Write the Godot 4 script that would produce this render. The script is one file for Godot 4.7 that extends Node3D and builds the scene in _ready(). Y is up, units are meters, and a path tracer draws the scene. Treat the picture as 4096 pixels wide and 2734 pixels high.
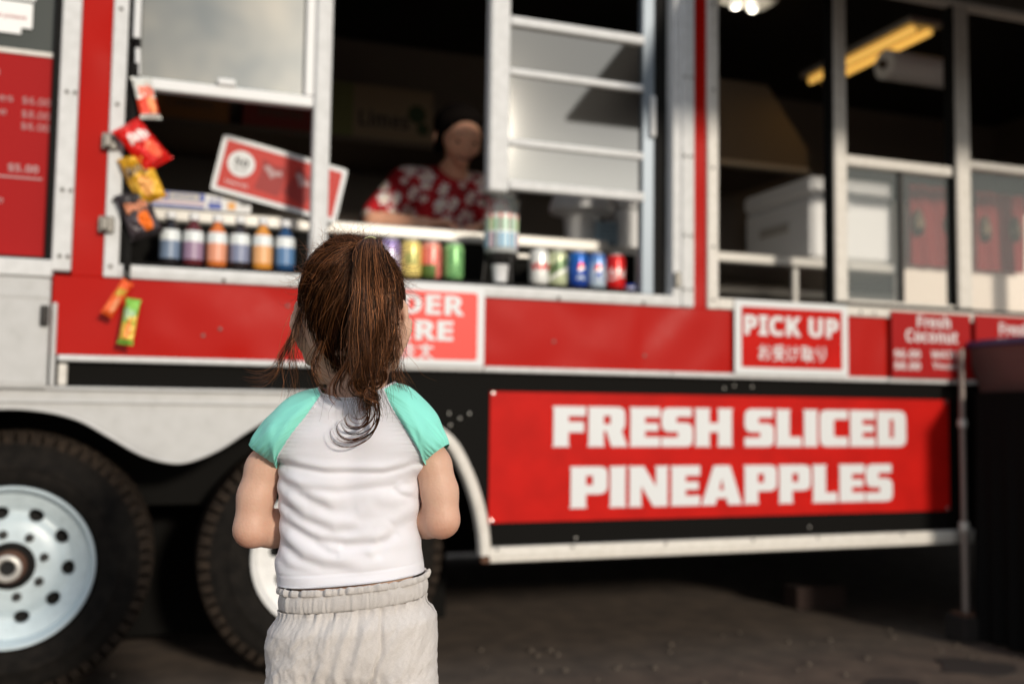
extends Node3D
# A girl stands before a red food trailer on a warm, hazy evening. x runs along the trailer's side (plane z = 0), y is up, z points to the viewer.

var used := {}
var M := {}
var rng := RandomNumberGenerator.new()

# ---------------------------------------------------------------- mesh builder
class MB:
	var v := PackedVector3Array()
	var n := PackedVector3Array()
	var uv := PackedVector2Array()
	var c := PackedColorArray()
	var ix := PackedInt32Array()
	var xf := Transform3D()
	var col := Color.WHITE

	func vert(p: Vector3, nn: Vector3, t := Vector2.ZERO) -> int:
		v.append(xf * p)
		n.append((xf.basis * nn).normalized())
		uv.append(t)
		c.append(col)
		return v.size() - 1

	func tri(a: int, b: int, d: int) -> void:  # counter-clockwise seen from outside
		ix.append(a); ix.append(d); ix.append(b)

	func quad(p0: Vector3, p1: Vector3, p2: Vector3, p3: Vector3) -> void:
		var nn := (p1 - p0).cross(p3 - p0)
		if nn.length_squared() < 1e-16:
			nn = (p2 - p1).cross(p0 - p2)
		nn = nn.normalized()
		var a := vert(p0, nn, Vector2(0, 1))
		vert(p1, nn, Vector2(1, 1)); vert(p2, nn, Vector2(1, 0)); vert(p3, nn, Vector2(0, 0))
		tri(a, a + 1, a + 2); tri(a, a + 2, a + 3)

	func tri3(p0: Vector3, p1: Vector3, p2: Vector3) -> void:
		var nn := (p1 - p0).cross(p2 - p0).normalized()
		var a := vert(p0, nn)
		vert(p1, nn); vert(p2, nn)
		tri(a, a + 1, a + 2)

	func box(lo: Vector3, hi: Vector3, b := 0.002) -> MB:
		var h := (hi - lo) * 0.5
		var m := (hi + lo) * 0.5
		b = minf(b, minf(h.x, minf(h.y, h.z)) * 0.45)
		var ax := [Vector3.RIGHT, Vector3.UP, Vector3.BACK]
		for k in 3:
			var i := (k + 1) % 3
			var j := (k + 2) % 3
			for s in [-1.0, 1.0]:
				var o: Vector3 = m + ax[k] * h[k] * s
				var e: Vector3 = ax[i] * (h[i] - b)
				var f: Vector3 = ax[j] * (h[j] - b) * s
				quad(o - e - f, o + e - f, o + e + f, o - e + f)
		if b <= 0.0002:
			return self
		for k in 3:
			var i := (k + 1) % 3
			var j := (k + 2) % 3
			for s in [-1.0, 1.0]:
				for t in [-1.0, 1.0]:
					var l: Vector3 = ax[k] * (h[k] - b) * s * t
					var p: Vector3 = m + ax[i] * h[i] * s + ax[j] * (h[j] - b) * t
					var q: Vector3 = m + ax[i] * (h[i] - b) * s + ax[j] * h[j] * t
					quad(p - l, p + l, q + l, q - l)
		for sx in [-1.0, 1.0]:
			for sy in [-1.0, 1.0]:
				for sz in [-1.0, 1.0]:
					var g := Vector3(sx, sy, sz)
					var p := m + g * (h - Vector3(0, b, b))
					var q := m + g * (h - Vector3(b, 0, b))
					var r := m + g * (h - Vector3(b, b, 0))
					if sx * sy * sz > 0:
						tri3(p, q, r)
					else:
						tri3(p, r, q)
		return self

	# profile of (radius, height) turned about y; u runs round, v along the profile
	func lathe(pr: Array, seg := 32, a0 := 0.0, a1 := TAU) -> MB:
		var L := [0.0]
		for i in range(1, pr.size()):
			L.append(L[i - 1] + (pr[i] - pr[i - 1]).length())
		var tot: float = maxf(L[-1], 1e-6)
		for i in pr.size() - 1:
			var d: Vector2 = pr[i + 1] - pr[i]
			if d.length() < 1e-7:
				continue
			var nn := Vector2(d.y, -d.x).normalized()
			var n0 := nn
			var n1 := nn
			if i > 0:
				var e: Vector2 = pr[i] - pr[i - 1]
				var ne := Vector2(e.y, -e.x).normalized()
				if ne.dot(nn) > 0.7: n0 = (ne + nn).normalized()
			if i < pr.size() - 2:
				var e: Vector2 = pr[i + 2] - pr[i + 1]
				var ne := Vector2(e.y, -e.x).normalized()
				if ne.dot(nn) > 0.7: n1 = (ne + nn).normalized()
			var base := v.size()
			for k in seg + 1:
				var a := a0 + (a1 - a0) * k / seg
				var r := Vector3(sin(a), 0, cos(a))
				vert(r * pr[i].x + Vector3(0, pr[i].y, 0), r * n0.x + Vector3(0, n0.y, 0), Vector2(float(k) / seg, 1.0 - L[i] / tot))
				vert(r * pr[i + 1].x + Vector3(0, pr[i + 1].y, 0), r * n1.x + Vector3(0, n1.y, 0), Vector2(float(k) / seg, 1.0 - L[i + 1] / tot))
			for k in seg:
				var q := base + k * 2
				tri(q, q + 2, q + 3); tri(q, q + 3, q + 1)
		return self

	func tube(path: Array, r: float, seg := 8, caps := true, r1 := -1.0) -> MB:
		var m := path.size()
		var up := Vector3.UP
		var base := v.size()
		for i in m:
			var t: Vector3 = (path[mini(i + 1, m - 1)] - path[maxi(i - 1, 0)]).normalized()
			if absf(t.dot(up)) > 0.95: up = Vector3.RIGHT
			var e := t.cross(up).normalized()
			var f := e.cross(t)
			up = f
			var rr := r if r1 < 0 else lerpf(r, r1, float(i) / (m - 1))
			for k in seg + 1:
				var a := TAU * k / seg
				var d := e * cos(a) + f * sin(a)
				vert(path[i] + d * rr, d, Vector2(float(k) / seg, float(i) / m))
		for i in m - 1:
			for k in seg:
				var q := base + i * (seg + 1) + k
				tri(q, q + seg + 1, q + 1); tri(q + 1, q + seg + 1, q + seg + 2)
		if caps:
			for e in [0, m - 1]:
				var t: Vector3 = (path[0] - path[1]) if e == 0 else (path[m - 1] - path[m - 2])
				var cc := vert(path[e], t.normalized())
				for k in seg:
					var p0 := vert((xf.affine_inverse() * v[base + e * (seg + 1) + k]), t.normalized())
					var p1 := vert((xf.affine_inverse() * v[base + e * (seg + 1) + k + 1]), t.normalized())
					if e == 0: tri(cc, p0, p1)
					else: tri(cc, p1, p0)
		return self

	# flat outline in xy (counter-clockwise), front face at z1
	func prism(poly: PackedVector2Array, z0: float, z1: float) -> MB:
		if Geometry2D.is_polygon_clockwise(poly):
			poly.reverse()
		var t := Geometry2D.triangulate_polygon(poly)
		for s in 2:
			var z := z1 if s == 0 else z0
			var base := v.size()
			for p in poly:
				vert(Vector3(p.x, p.y, z), Vector3(0, 0, 1 if s == 0 else -1), p)
			for i in range(0, t.size(), 3):
				var a := poly[t[i]]
				var b := poly[t[i + 1]]
				var d := poly[t[i + 2]]
				var ccw := (b - a).cross(d - a) > 0
				if ccw == (s == 0): tri(base + t[i], base + t[i + 1], base + t[i + 2])
				else: tri(base + t[i], base + t[i + 2], base + t[i + 1])
		for i in poly.size():
			var a := poly[i]
			var b := poly[(i + 1) % poly.size()]
			quad(Vector3(a.x, a.y, z0), Vector3(b.x, b.y, z0), Vector3(b.x, b.y, z1), Vector3(a.x, a.y, z1))
		return self

	# rows of points: nu columns by nv rows; normals from neighbours. Outside is to the left of (u x v).
	func grid(p: PackedVector3Array, nu: int, nv: int, closed := false, us := 1.0, vs := 1.0, cols := PackedColorArray()) -> MB:
		var base := v.size()
		for j in nv:
			for i in nu:
				var i0 := i - 1
				var i1 := i + 1
				if closed:
					if i0 < 0: i0 = nu - 2
					if i1 > nu - 1: i1 = 1
				else:
					i0 = maxi(i0, 0); i1 = mini(i1, nu - 1)
				var du := p[j * nu + i1] - p[j * nu + i0]
				var dv := p[mini(j + 1, nv - 1) * nu + i] - p[maxi(j - 1, 0) * nu + i]
				var nn := du.cross(dv)
				if cols.size(): col = cols[j * nu + i]
				vert(p[j * nu + i], nn.normalized() if nn.length_squared() > 1e-20 else Vector3.UP, Vector2(us * i / (nu - 1), vs * (1.0 - float(j) / (nv - 1))))
		for j in nv - 1:
			for i in nu - 1:
				var q := base + j * nu + i
				tri(q, q + 1, q + nu + 1); tri(q, q + nu + 1, q + nu)
		return self

	func mesh() -> ArrayMesh:
		var a := []
		a.resize(Mesh.ARRAY_MAX)
		a[Mesh.ARRAY_VERTEX] = v
		a[Mesh.ARRAY_NORMAL] = n
		a[Mesh.ARRAY_TEX_UV] = uv
		a[Mesh.ARRAY_COLOR] = c
		a[Mesh.ARRAY_INDEX] = ix
		var m := ArrayMesh.new()
		m.add_surface_from_arrays(Mesh.PRIMITIVE_TRIANGLES, a)
		return m


# ---------------------------------------------------------------- bodies: smooth union of tapered capsules, meshed as surface nets
class Body:
	var cell := 0.006
	var lo: Vector3
	var dim: Vector3i
	var f: PackedFloat32Array
	var k := 0.015

	func setup(a: Vector3, b: Vector3, size: float, blend: float) -> void:
		cell = size
		k = blend
		lo = a
		dim = Vector3i(((b - a) / size).ceil()) + Vector3i.ONE
		f.resize(dim.x * dim.y * dim.z)
		f.fill(0.05)

	func put(i: int, d: float, kk: float) -> void:
		var o := f[i]
		var h := maxf(kk - absf(o - d), 0.0) / kk
		f[i] = minf(o, d) - h * h * kk * 0.25

	func bone(a: Vector3, b: Vector3, ra: float, rb: float, kk := -1.0, squash := Vector3.ONE) -> void:
		if kk < 0: kk = k
		var m := maxf(ra, rb) * maxf(squash.x, maxf(squash.y, squash.z)) + kk + cell * 2.0
		var p0 := Vector3i(((a.min(b) - Vector3.ONE * m - lo) / cell).floor()).clamp(Vector3i.ZERO, dim - Vector3i.ONE)
		var p1 := Vector3i(((a.max(b) + Vector3.ONE * m - lo) / cell).ceil()).clamp(Vector3i.ZERO, dim - Vector3i.ONE)
		var aa := a / squash
		var ab := b / squash - aa
		var l2 := maxf(ab.length_squared(), 1e-9)
		var sc := minf(squash.x, minf(squash.y, squash.z))
		var inv := Vector3.ONE / squash
		for z in range(p0.z, p1.z + 1):
			for y in range(p0.y, p1.y + 1):
				var row := (z * dim.y + y) * dim.x
				for x in range(p0.x, p1.x + 1):
					var p := (lo + Vector3(x, y, z) * cell) * inv - aa
					var t := clampf(p.dot(ab) / l2, 0.0, 1.0)
					put(row + x, ((p - ab * t).length() - lerpf(ra, rb, t)) * sc, kk)

	func carve(a: Vector3, r: float) -> void:
		var p0 := Vector3i(((a - Vector3.ONE * r * 1.5 - lo) / cell).floor()).clamp(Vector3i.ZERO, dim - Vector3i.ONE)
		var p1 := Vector3i(((a + Vector3.ONE * r * 1.5 - lo) / cell).ceil()).clamp(Vector3i.ZERO, dim - Vector3i.ONE)
		for z in range(p0.z, p1.z + 1):
			for y in range(p0.y, p1.y + 1):
				for x in range(p0.x, p1.x + 1):
					var i := (z * dim.y + y) * dim.x + x
					f[i] = maxf(f[i], r - (lo + Vector3(x, y, z) * cell - a).length())

	func into(mb: MB, tint = null, us := 4.0) -> void:
		var at := PackedInt32Array()
		at.resize(f.size())
		at.fill(-1)
		var pos := PackedVector3Array()
		var sx := 1
		var sy := dim.x
		var sz := dim.x * dim.y
		var cs := [0, sx, sy, sx + sy, sz, sx + sz, sy + sz, sx + sy + sz]
		var ed := [[0, 1], [2, 3], [4, 5], [6, 7], [0, 2], [1, 3], [4, 6], [5, 7], [0, 4], [1, 5], [2, 6], [3, 7]]
		for z in dim.z - 1:
			for y in dim.y - 1:
				for x in dim.x - 1:
					var i := (z * dim.y + y) * dim.x + x
					if f[i] > cell * 2.5 or f[i] < -cell * 2.5: continue
					var mask := 0
					for q in 8:
						if f[i + cs[q]] < 0.0: mask |= 1 << q
					if mask == 0 or mask == 255: continue
					var s := Vector3.ZERO
					var cnt := 0
					for e in ed:
						var a: int = e[0]
						var b: int = e[1]
						if (mask >> a & 1) != (mask >> b & 1):
							var va := f[i + cs[a]]
							var t := va / (va - f[i + cs[b]])
							s += Vector3(a & 1, a >> 1 & 1, a >> 2 & 1).lerp(Vector3(b & 1, b >> 1 & 1, b >> 2 & 1), t)
							cnt += 1
					at[i] = pos.size()
					pos.append(lo + (Vector3(x, y, z) + s / cnt) * cell)
		var quads := PackedInt32Array()
		for z in range(1, dim.z - 1):
			for y in range(1, dim.y - 1):
				for x in range(1, dim.x - 1):
					var i := (z * dim.y + y) * dim.x + x
					if at[i] < 0: continue
					var ins := f[i] < 0.0
					for ax in 3:
						var d: int = [sx, sy, sz][ax]
						if (f[i + d] < 0.0) == ins: continue
						var e: int = [sy, sz, sx][ax]
						var g: int = [sz, sx, sy][ax]
						var a := at[i]
						var b := at[i - e]
						var cc := at[i - e - g]
						var dd := at[i - g]
						if a < 0 or b < 0 or cc < 0 or dd < 0: continue
						if ins: quads.append_array([a, b, cc, dd])
						else: quads.append_array([a, dd, cc, b])
		var nr := PackedVector3Array()
		nr.resize(pos.size())
		for q in range(0, quads.size(), 4):
			var fn := (pos[quads[q + 2]] - pos[quads[q]]).cross(pos[quads[q + 3]] - pos[quads[q + 1]])
			for w in 4:
				nr[quads[q + w]] += fn
		var base := mb.v.size()
		for i in pos.size():
			if tint != null: mb.col = tint.call(pos[i])
			mb.vert(pos[i], nr[i], Vector2(pos[i].x, -pos[i].y) * us)
		for q in range(0, quads.size(), 4):
			mb.tri(base + quads[q], base + quads[q + 1], base + quads[q + 2])
			mb.tri(base + quads[q], base + quads[q + 2], base + quads[q + 3])


# ---------------------------------------------------------------- strands of hair
class Hair:
	var v := PackedVector3Array()
	var n := PackedVector3Array()
	var c := PackedColorArray()
	var ix := PackedInt32Array()

	func add(p: PackedVector3Array, r: float, col: Color) -> void:
		var m := p.size()
		var base := v.size()
		var ref := Vector3(0.3, 0.2, 0.93).normalized()
		for i in m:
			var t := (p[mini(i + 1, m - 1)] - p[maxi(i - 1, 0)]).normalized()
			var e := t.cross(ref)
			if e.length_squared() < 1e-4: e = t.cross(Vector3.RIGHT)
			e = e.normalized()
			var g := e.cross(t)
			var w := float(i) / (m - 1)
			var rr := r * (1.0 - 0.75 * w * w)
			for k in 3:
				var d = e * [1.0, -0.5, -0.5][k] + g * [0.0, 0.866, -0.866][k]
				v.append(p[i] + d * rr)
				n.append(d)
				c.append(col)
		for i in m - 1:
			for k in 3:
				var a := base + i * 3 + k
				var b := base + i * 3 + (k + 1) % 3
				ix.append(a); ix.append(b); ix.append(a + 3)
				ix.append(b); ix.append(b + 3); ix.append(a + 3)

	func mesh() -> ArrayMesh:
		var a := []
		a.resize(Mesh.ARRAY_MAX)
		a[Mesh.ARRAY_VERTEX] = v
		a[Mesh.ARRAY_NORMAL] = n
		a[Mesh.ARRAY_COLOR] = c
		a[Mesh.ARRAY_INDEX] = ix
		var m := ArrayMesh.new()
		m.add_surface_from_arrays(Mesh.PRIMITIVE_TRIANGLES, a)
		return m


# ---------------------------------------------------------------- helpers
func numbered(called: String) -> String:
	used[called] = used.get(called, -1) + 1
	return called if used[called] == 0 else "%s_%03d" % [called, used[called]]

func thing(called: String, label: String, category: String, at := Vector3.ZERO, group := "") -> Node3D:
	var o := Node3D.new()
	o.name = numbered(called)
	o.position = at
	o.set_meta("label", label)
	o.set_meta("category", category)
	if group: o.set_meta("group", group)
	add_child(o, true)
	return o

func part(parent: Node, called: String, m, mat: Material, at := Vector3.ZERO, label := "") -> MeshInstance3D:
	var o := MeshInstance3D.new()
	o.name = called
	o.mesh = m.mesh() if m is MB or m is Hair else m
	o.material_override = mat
	o.position = at
	if label: o.set_meta("label", label)
	parent.add_child(o, true)
	return o

func boxm(x0: float, x1: float, y0: float, y1: float, z0: float, z1: float, b := 0.002) -> MB:
	return MB.new().box(Vector3(x0, y0, z0), Vector3(x1, y1, z1), b)

func lin(r: float, g: float, b: float) -> Color:
	return Color(r, g, b).linear_to_srgb()

func mat(called: String, c: Color, rough := 0.5, metal := 0.0) -> StandardMaterial3D:
	var m := StandardMaterial3D.new()
	m.resource_name = called
	m.albedo_color = c
	m.roughness = rough
	m.metallic = metal
	M[called] = m
	return m

func noise_tex(sd: int, freq: float, c0: Color, c1: Color, size := 512, oct := 5, as_normal := false, mid := 0.5) -> NoiseTexture2D:
	var f := FastNoiseLite.new()
	f.seed = sd
	f.frequency = freq
	f.fractal_octaves = oct
	f.noise_type = FastNoiseLite.TYPE_SIMPLEX_SMOOTH
	var t := NoiseTexture2D.new()
	t.width = size
	t.height = size
	t.seamless = true
	t.noise = f
	if as_normal:
		t.as_normal_map = true
		t.bump_strength = 6.0
	else:
		var g := Gradient.new()
		g.set_color(0, c0)
		g.set_color(1, c1)
		g.add_point(mid, c0.lerp(c1, 0.5))
		t.color_ramp = g
	return t

func triplanar(m: StandardMaterial3D, scale: float) -> void:
	m.uv1_triplanar = true
	m.uv1_world_triplanar = true
	m.uv1_scale = Vector3.ONE * scale

func image_tex(w: int, h: int, f: Callable) -> ImageTexture:
	var d := PackedByteArray()
	d.resize(w * h * 3)
	for y in h:
		for x in w:
			var c: Color = f.call((x + 0.5) / w, (y + 0.5) / h)
			var i := (y * w + x) * 3
			d[i] = clampi(int(c.r * 255.0), 0, 255)
			d[i + 1] = clampi(int(c.g * 255.0), 0, 255)
			d[i + 2] = clampi(int(c.b * 255.0), 0, 255)
	return ImageTexture.create_from_image(Image.create_from_data(w, h, false, Image.FORMAT_RGB8, d))

func lettering(parent: Node, said: String, centre: Vector3, w: float, h: float, mat_: Material, roll := 0.0, bold := true, called := "lettering") -> MeshInstance3D:
	var f := SystemFont.new()
	f.font_names = PackedStringArray(["Droid Sans"])
	f.font_weight = 700 if bold else 400
	var t := TextMesh.new()
	t.text = said
	if said in ["PICK UP", "ORDER", "HERE"]:
		var fv := FontVariation.new()
		fv.base_font = f
		fv.variation_embolden = 0.7
		t.font = fv
	else:
		t.font = f
	t.font_size = 48
	t.pixel_size = 0.01
	t.depth = 0.02
	t.curve_step = 2.0
	t.horizontal_alignment = HORIZONTAL_ALIGNMENT_CENTER
	t.vertical_alignment = VERTICAL_ALIGNMENT_CENTER
	t.line_spacing = -6.0
	var b := t.get_aabb()
	var o := part(parent, called, t, mat_)
	var s := Vector3(w / maxf(b.size.x, 1e-3), h / maxf(b.size.y, 1e-3), 0.08)
	var mid := b.get_center()
	mid.z = 0.0
	o.basis = Basis(Vector3.BACK, roll) * Basis.from_scale(s)
	o.position = centre - o.basis * mid
	return o

func strokes(parent: Node, list: Array, x0: float, y1: float, size: float, z: float, width: float, mat_: Material) -> void:
	var mb := MB.new()
	var lay := 0
	for ch in list:
		for st in ch[1]:
			for i in st.size() - 1:
				var a := Vector2(x0 + (ch[0] + st[i].x) * size, y1 - st[i].y * size)
				var b := Vector2(x0 + (ch[0] + st[i + 1].x) * size, y1 - st[i + 1].y * size)
				var d := (b - a).normalized() * width * 0.5
				var e := Vector2(-d.y, d.x)
				a -= d * 0.6
				b += d * 0.6
				mb.prism(PackedVector2Array([a - e, b - e, b + e, a + e]), z, z + 0.0012 + 0.00012 * lay)
				lay = (lay + 1) % 12
	part(parent, "lettering", mb, mat_)

func pl(s: Array) -> Array:
	var o := []
	for i in range(0, s.size(), 2):
		o.append(Vector2(s[i], s[i + 1]))
	return o

func spline(p: Array, m: int) -> PackedVector3Array:
	var o := PackedVector3Array()
	var k := p.size() - 1
	for i in m:
		var t := float(i) / (m - 1) * k
		var j := mini(int(t), k - 1)
		var a: Vector3 = p[maxi(j - 1, 0)]
		var d: Vector3 = p[mini(j + 2, k)]
		o.append((p[j] as Vector3).cubic_interpolate(p[j + 1], a, d, t - j))
	return o

func ramp(tab: Array, x: float) -> float:  # pairs (x, y), x rising
	if x <= tab[0]: return tab[1]
	for i in range(2, tab.size(), 2):
		if x <= tab[i]:
			var t: float = (x - tab[i - 2]) / (tab[i] - tab[i - 2])
			t = t * t * (3.0 - 2.0 * t)
			return lerpf(tab[i - 1], tab[i + 1], t)
	return tab[-1]

func _ready() -> void:
	rng.seed = 7
	# ---- camera, sky, sun, exposure
	var cam := Camera3D.new()
	cam.name = "camera"
	cam.position = Vector3(0, 0.815, 2.85)
	cam.rotation_degrees = Vector3(3.774, -19.145, 0.792)
	cam.near = 0.05
	cam.far = 2000.0
	var lens := CameraAttributesPhysical.new()
	lens.frustum_focal_length = 34.01
	lens.frustum_focus_distance = 1.34
	lens.exposure_aperture = 2.1
	lens.frustum_near = 0.05
	lens.frustum_far = 2000.0
	cam.attributes = lens
	add_child(cam)
	cam.fov = 38.87
	cam.make_current()
	# hazy evening sky: bright warm haze near the horizon, most of it round the sun, and a bank of grey cloud above
	var sun_at := Vector3(0.262, 0.295, 1.0).normalized()
	var sky_img := Image.create(512, 256, false, Image.FORMAT_RGBF)
	var cl := FastNoiseLite.new()
	cl.seed = 71
	cl.frequency = 1.6
	cl.fractal_octaves = 5
	for y in 256:
		var e := (0.5 - (y + 0.5) / 256.0) * PI
		for x in 512:
			var a := ((x + 0.5) / 512.0 - 0.25) * TAU
			var d := Vector3(cos(a) * cos(e), sin(e), sin(a) * cos(e))
			var n := cl.get_noise_3d(d.x, d.y * 2.6, d.z)
			var el := rad_to_deg(e) + n * 4.0
			var k := Vector3(0.98, 0.965, 0.93)
			k = k.lerp(Vector3(0.30, 0.31, 0.325), smoothstep(11.5, 19.0, el))
			k = k.lerp(Vector3(0.78, 0.92, 1.12), smoothstep(26.0, 55.0, el))
			k *= 1.0 + 0.28 * n * smoothstep(4.0, 20.0, el)
			k += Vector3(0.14, 0.12, 0.08) * exp(-pow(d.angle_to(sun_at) / 0.26, 2.0))
			if e < 0.0: k = Vector3(0.30, 0.26, 0.22)
			sky_img.set_pixel(x, y, Color(k.x, k.y, k.z))
	var sky := PanoramaSkyMaterial.new()
	sky.panorama = ImageTexture.create_from_image(sky_img)
	sky.energy_multiplier = 1.0
	var env := Environment.new()
	env.background_mode = Environment.BG_SKY
	env.sky = Sky.new()
	env.sky.sky_material = sky
	env.tonemap_mode = Environment.TONE_MAPPER_LINEAR
	env.tonemap_exposure = 0.96
	env.sdfgi_enabled = true
	env.ssao_enabled = true
	env.ssil_enabled = true
	var we := WorldEnvironment.new()
	we.name = "world_environment"
	we.environment = env
	add_child(we)
	var sun := DirectionalLight3D.new()
	sun.name = "sun"
	sun.light_color = Color(1.0, 0.955, 0.89)
	sun.light_energy = 1.0
	sun.sky_mode = DirectionalLight3D.SKY_MODE_LIGHT_ONLY
	sun.light_angular_distance = 6.0
	sun.shadow_enabled = true
	add_child(sun)
	sun.look_at_from_position(sun_at, Vector3.ZERO, Vector3.UP)

	make_materials()
	ground()
	trailer()
	signs()
	window_goods()
	inside_goods()
	table_corner()
	woman()
	girl()


# ---------------------------------------------------------------- materials
func make_materials() -> void:
	var m := mat("asphalt", Color.WHITE, 0.95)
	m.albedo_texture = noise_tex(3, 0.012, lin(0.052, 0.0365, 0.026), lin(0.118, 0.083, 0.058), 1024, 5)
	triplanar(m, 0.55)
	m.heightmap_enabled = true
	m.heightmap_texture = noise_tex(4, 0.06, Color.BLACK, Color.WHITE, 512, 4)
	m.heightmap_scale = 0.07
	m = mat("red_paint", lin(0.41, 0.0085, 0.0045), 0.30)
	m.metallic_specular = 0.15
	m.roughness_texture = noise_tex(8, 0.006, Color(0.55, 0.55, 0.55), Color(1.35, 1.35, 1.35), 512, 4)
	m.roughness = 0.42
	m.clearcoat_enabled = true
	m.clearcoat = 0.22
	m.clearcoat_roughness = 0.12
	m.normal_enabled = true
	m.normal_texture = noise_tex(9, 0.0045, Color.BLACK, Color.WHITE, 512, 2, true)
	m.normal_scale = 1.6
	triplanar(m, 1.1)
	m = mat("sign_red", lin(0.54, 0.0090, 0.0055), 0.5)
	m.metallic_specular = 0.2
	m.albedo_texture = noise_tex(14, 0.01, Color(0.90, 0.88, 0.88), Color(1, 1, 1), 512, 4)
	triplanar(m, 1.3)
	m = mat("board_red", lin(0.34, 0.0085, 0.009), 0.6)
	m.metallic_specular = 0.25
	m = mat("menu_print", lin(0.42, 0.26, 0.26), 0.6)
	m = mat("sign_white", lin(0.66, 0.68, 0.69), 0.5)
	m = mat("white_metal", Color.WHITE, 0.42)
	m.albedo_texture = noise_tex(11, 0.02, lin(0.43, 0.43, 0.42), lin(0.51, 0.51, 0.505), 512, 6, false, 0.25)
	triplanar(m, 1.6)
	m = mat("aluminium", Color.WHITE, 0.5)
	m.metallic_specular = 0.3
	m.albedo_texture = noise_tex(12, 0.02, lin(0.58, 0.585, 0.58), lin(0.68, 0.685, 0.685), 512, 3)
	triplanar(m, 2.2)
	m = mat("cream_trim", Color.WHITE, 0.5)
	m.albedo_texture = noise_tex(13, 0.03, lin(0.56, 0.53, 0.47), lin(0.72, 0.69, 0.64), 512, 4, false, 0.25)
	triplanar(m, 1.8)
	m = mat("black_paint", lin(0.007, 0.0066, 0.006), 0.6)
	m.metallic_specular = 0.12
	m = mat("black_rubber", lin(0.010, 0.0095, 0.009), 0.7)
	m.metallic_specular = 0.2
	m = mat("dark_metal", lin(0.03, 0.028, 0.026), 0.5, 0.4)
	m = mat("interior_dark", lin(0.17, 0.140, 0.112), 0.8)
	m = mat("shelf_brown", lin(0.10, 0.07, 0.045), 0.7)
	m = mat("screw", lin(0.20, 0.19, 0.17), 0.45, 0.7)
	m = mat("chrome", lin(0.60, 0.59, 0.57), 0.25, 0.9)
	m = mat("rust", lin(0.10, 0.045, 0.025), 0.85)
	m = mat("counter_grey", lin(0.52, 0.50, 0.46), 0.4, 0.2)
	m = mat("clear_glass", Color(0.9, 0.95, 0.95, 0.06), 0.03)
	m.transparency = BaseMaterial3D.TRANSPARENCY_ALPHA
	m.metallic_specular = 0.25
	m = mat("film_glass", lin(0.60, 0.59, 0.56), 0.04, 0.97)
	m = mat("screen_sky_sheen", Color.WHITE, 0.35, 0.25)
	m.albedo_texture = noise_tex(17, 0.007, lin(0.085, 0.10, 0.108), lin(0.20, 0.195, 0.175), 256, 3)  # blue to warm grey mottling paints the reflected sky into the screen
	triplanar(m, 1.7)
	m = mat("tyre_rubber", Color.WHITE, 0.85)
	m.metallic_specular = 0.18
	m.albedo_texture = noise_tex(18, 0.02, lin(0.007, 0.0065, 0.006), lin(0.019, 0.016, 0.0135), 512, 5)
	triplanar(m, 2.0)
	m = mat("tread_rubber", Color.WHITE, 0.9)
	m.metallic_specular = 0.2
	m.albedo_texture = noise_tex(19, 0.05, lin(0.010, 0.008, 0.007), lin(0.052, 0.037, 0.026), 256, 5)
	triplanar(m, 3.0)
	m = mat("wheel_white", Color.WHITE, 0.38)
	m.albedo_texture = noise_tex(20, 0.02, lin(0.62, 0.61, 0.59), lin(0.78, 0.78, 0.77), 512, 5, false, 0.3)
	triplanar(m, 2.4)
	m = mat("wheel_white_shaded", Color.WHITE, 0.32)  # white rim with its bluish shade painted into the colour
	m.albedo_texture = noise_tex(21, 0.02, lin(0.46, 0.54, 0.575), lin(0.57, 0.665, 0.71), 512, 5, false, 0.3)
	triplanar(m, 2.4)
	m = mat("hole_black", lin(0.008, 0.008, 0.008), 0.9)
	m = mat("pure_white", lin(0.68, 0.685, 0.685), 0.45)
	m = mat("paper", lin(0.86, 0.86, 0.85), 0.8)
	m = mat("black_print", lin(0.012, 0.012, 0.012), 0.6)
	m = mat("lamp_glow", lin(0.9, 0.75, 0.4), 0.5)
	m.emission_enabled = true
	m.emission = Color(1.0, 0.76, 0.36)
	m.emission_energy_multiplier = 0.85


# ---------------------------------------------------------------- setting
func ground() -> void:
	var mb := MB.new()
	mb.quad(Vector3(-300, 0, 300), Vector3(300, 0, 300), Vector3(300, 0, -300), Vector3(-300, 0, -300))
	var g := part(self, "ground", mb, M.asphalt)
	g.set_meta("kind", "structure")
	# dark oil spots and pebbles lie on the asphalt
	var oil := mat("oil_stain", lin(0.030, 0.024, 0.020), 0.7)
	for q in [[1.35, 0.52, 0.055], [1.02, 0.50, 0.03], [2.05, 0.46, 0.09], [2.45, 0.35, 0.12], [0.75, 0.35, 0.035]]:
		var poly := PackedVector2Array()
		for i in 22:
			var a := TAU * i / 22
			poly.append(Vector2(cos(a) * q[2] * (1.0 + 0.25 * sin(a * 3 + q[0] * 9)), sin(a) * q[2] * 0.75 * (1.0 + 0.3 * cos(a * 2 + q[1] * 7))))
		var s := MB.new()
		s.xf = Transform3D(Basis(Vector3.RIGHT, -PI / 2), Vector3(q[0], 0.004, q[1]))
		s.prism(poly, -0.002, 0.0)
		var o := part(self, numbered("oil_stain"), s, oil)
		o.set_meta("kind", "structure")
	var pb := MB.new()
	var r2 := RandomNumberGenerator.new()
	r2.seed = 31
	for i in 260:
		var p := Vector3(r2.randf_range(-0.4, 3.2), 0.0, r2.randf_range(-0.3, 1.6))
		var s := r2.randf_range(0.003, 0.009)
		pb.xf = Transform3D(Basis(Vector3(r2.randf(), r2.randf(), r2.randf()).normalized(), r2.randf() * 6.0).scaled(Vector3(s, s * 0.7, s)), p + Vector3(0, s * 0.4, 0))
		pb.box(-Vector3.ONE, Vector3.ONE, 0.5)
	var gr := part(self, "grit", pb, mat("grit", lin(0.085, 0.066, 0.05), 0.95))
	gr.set_meta("kind", "stuff")


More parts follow.
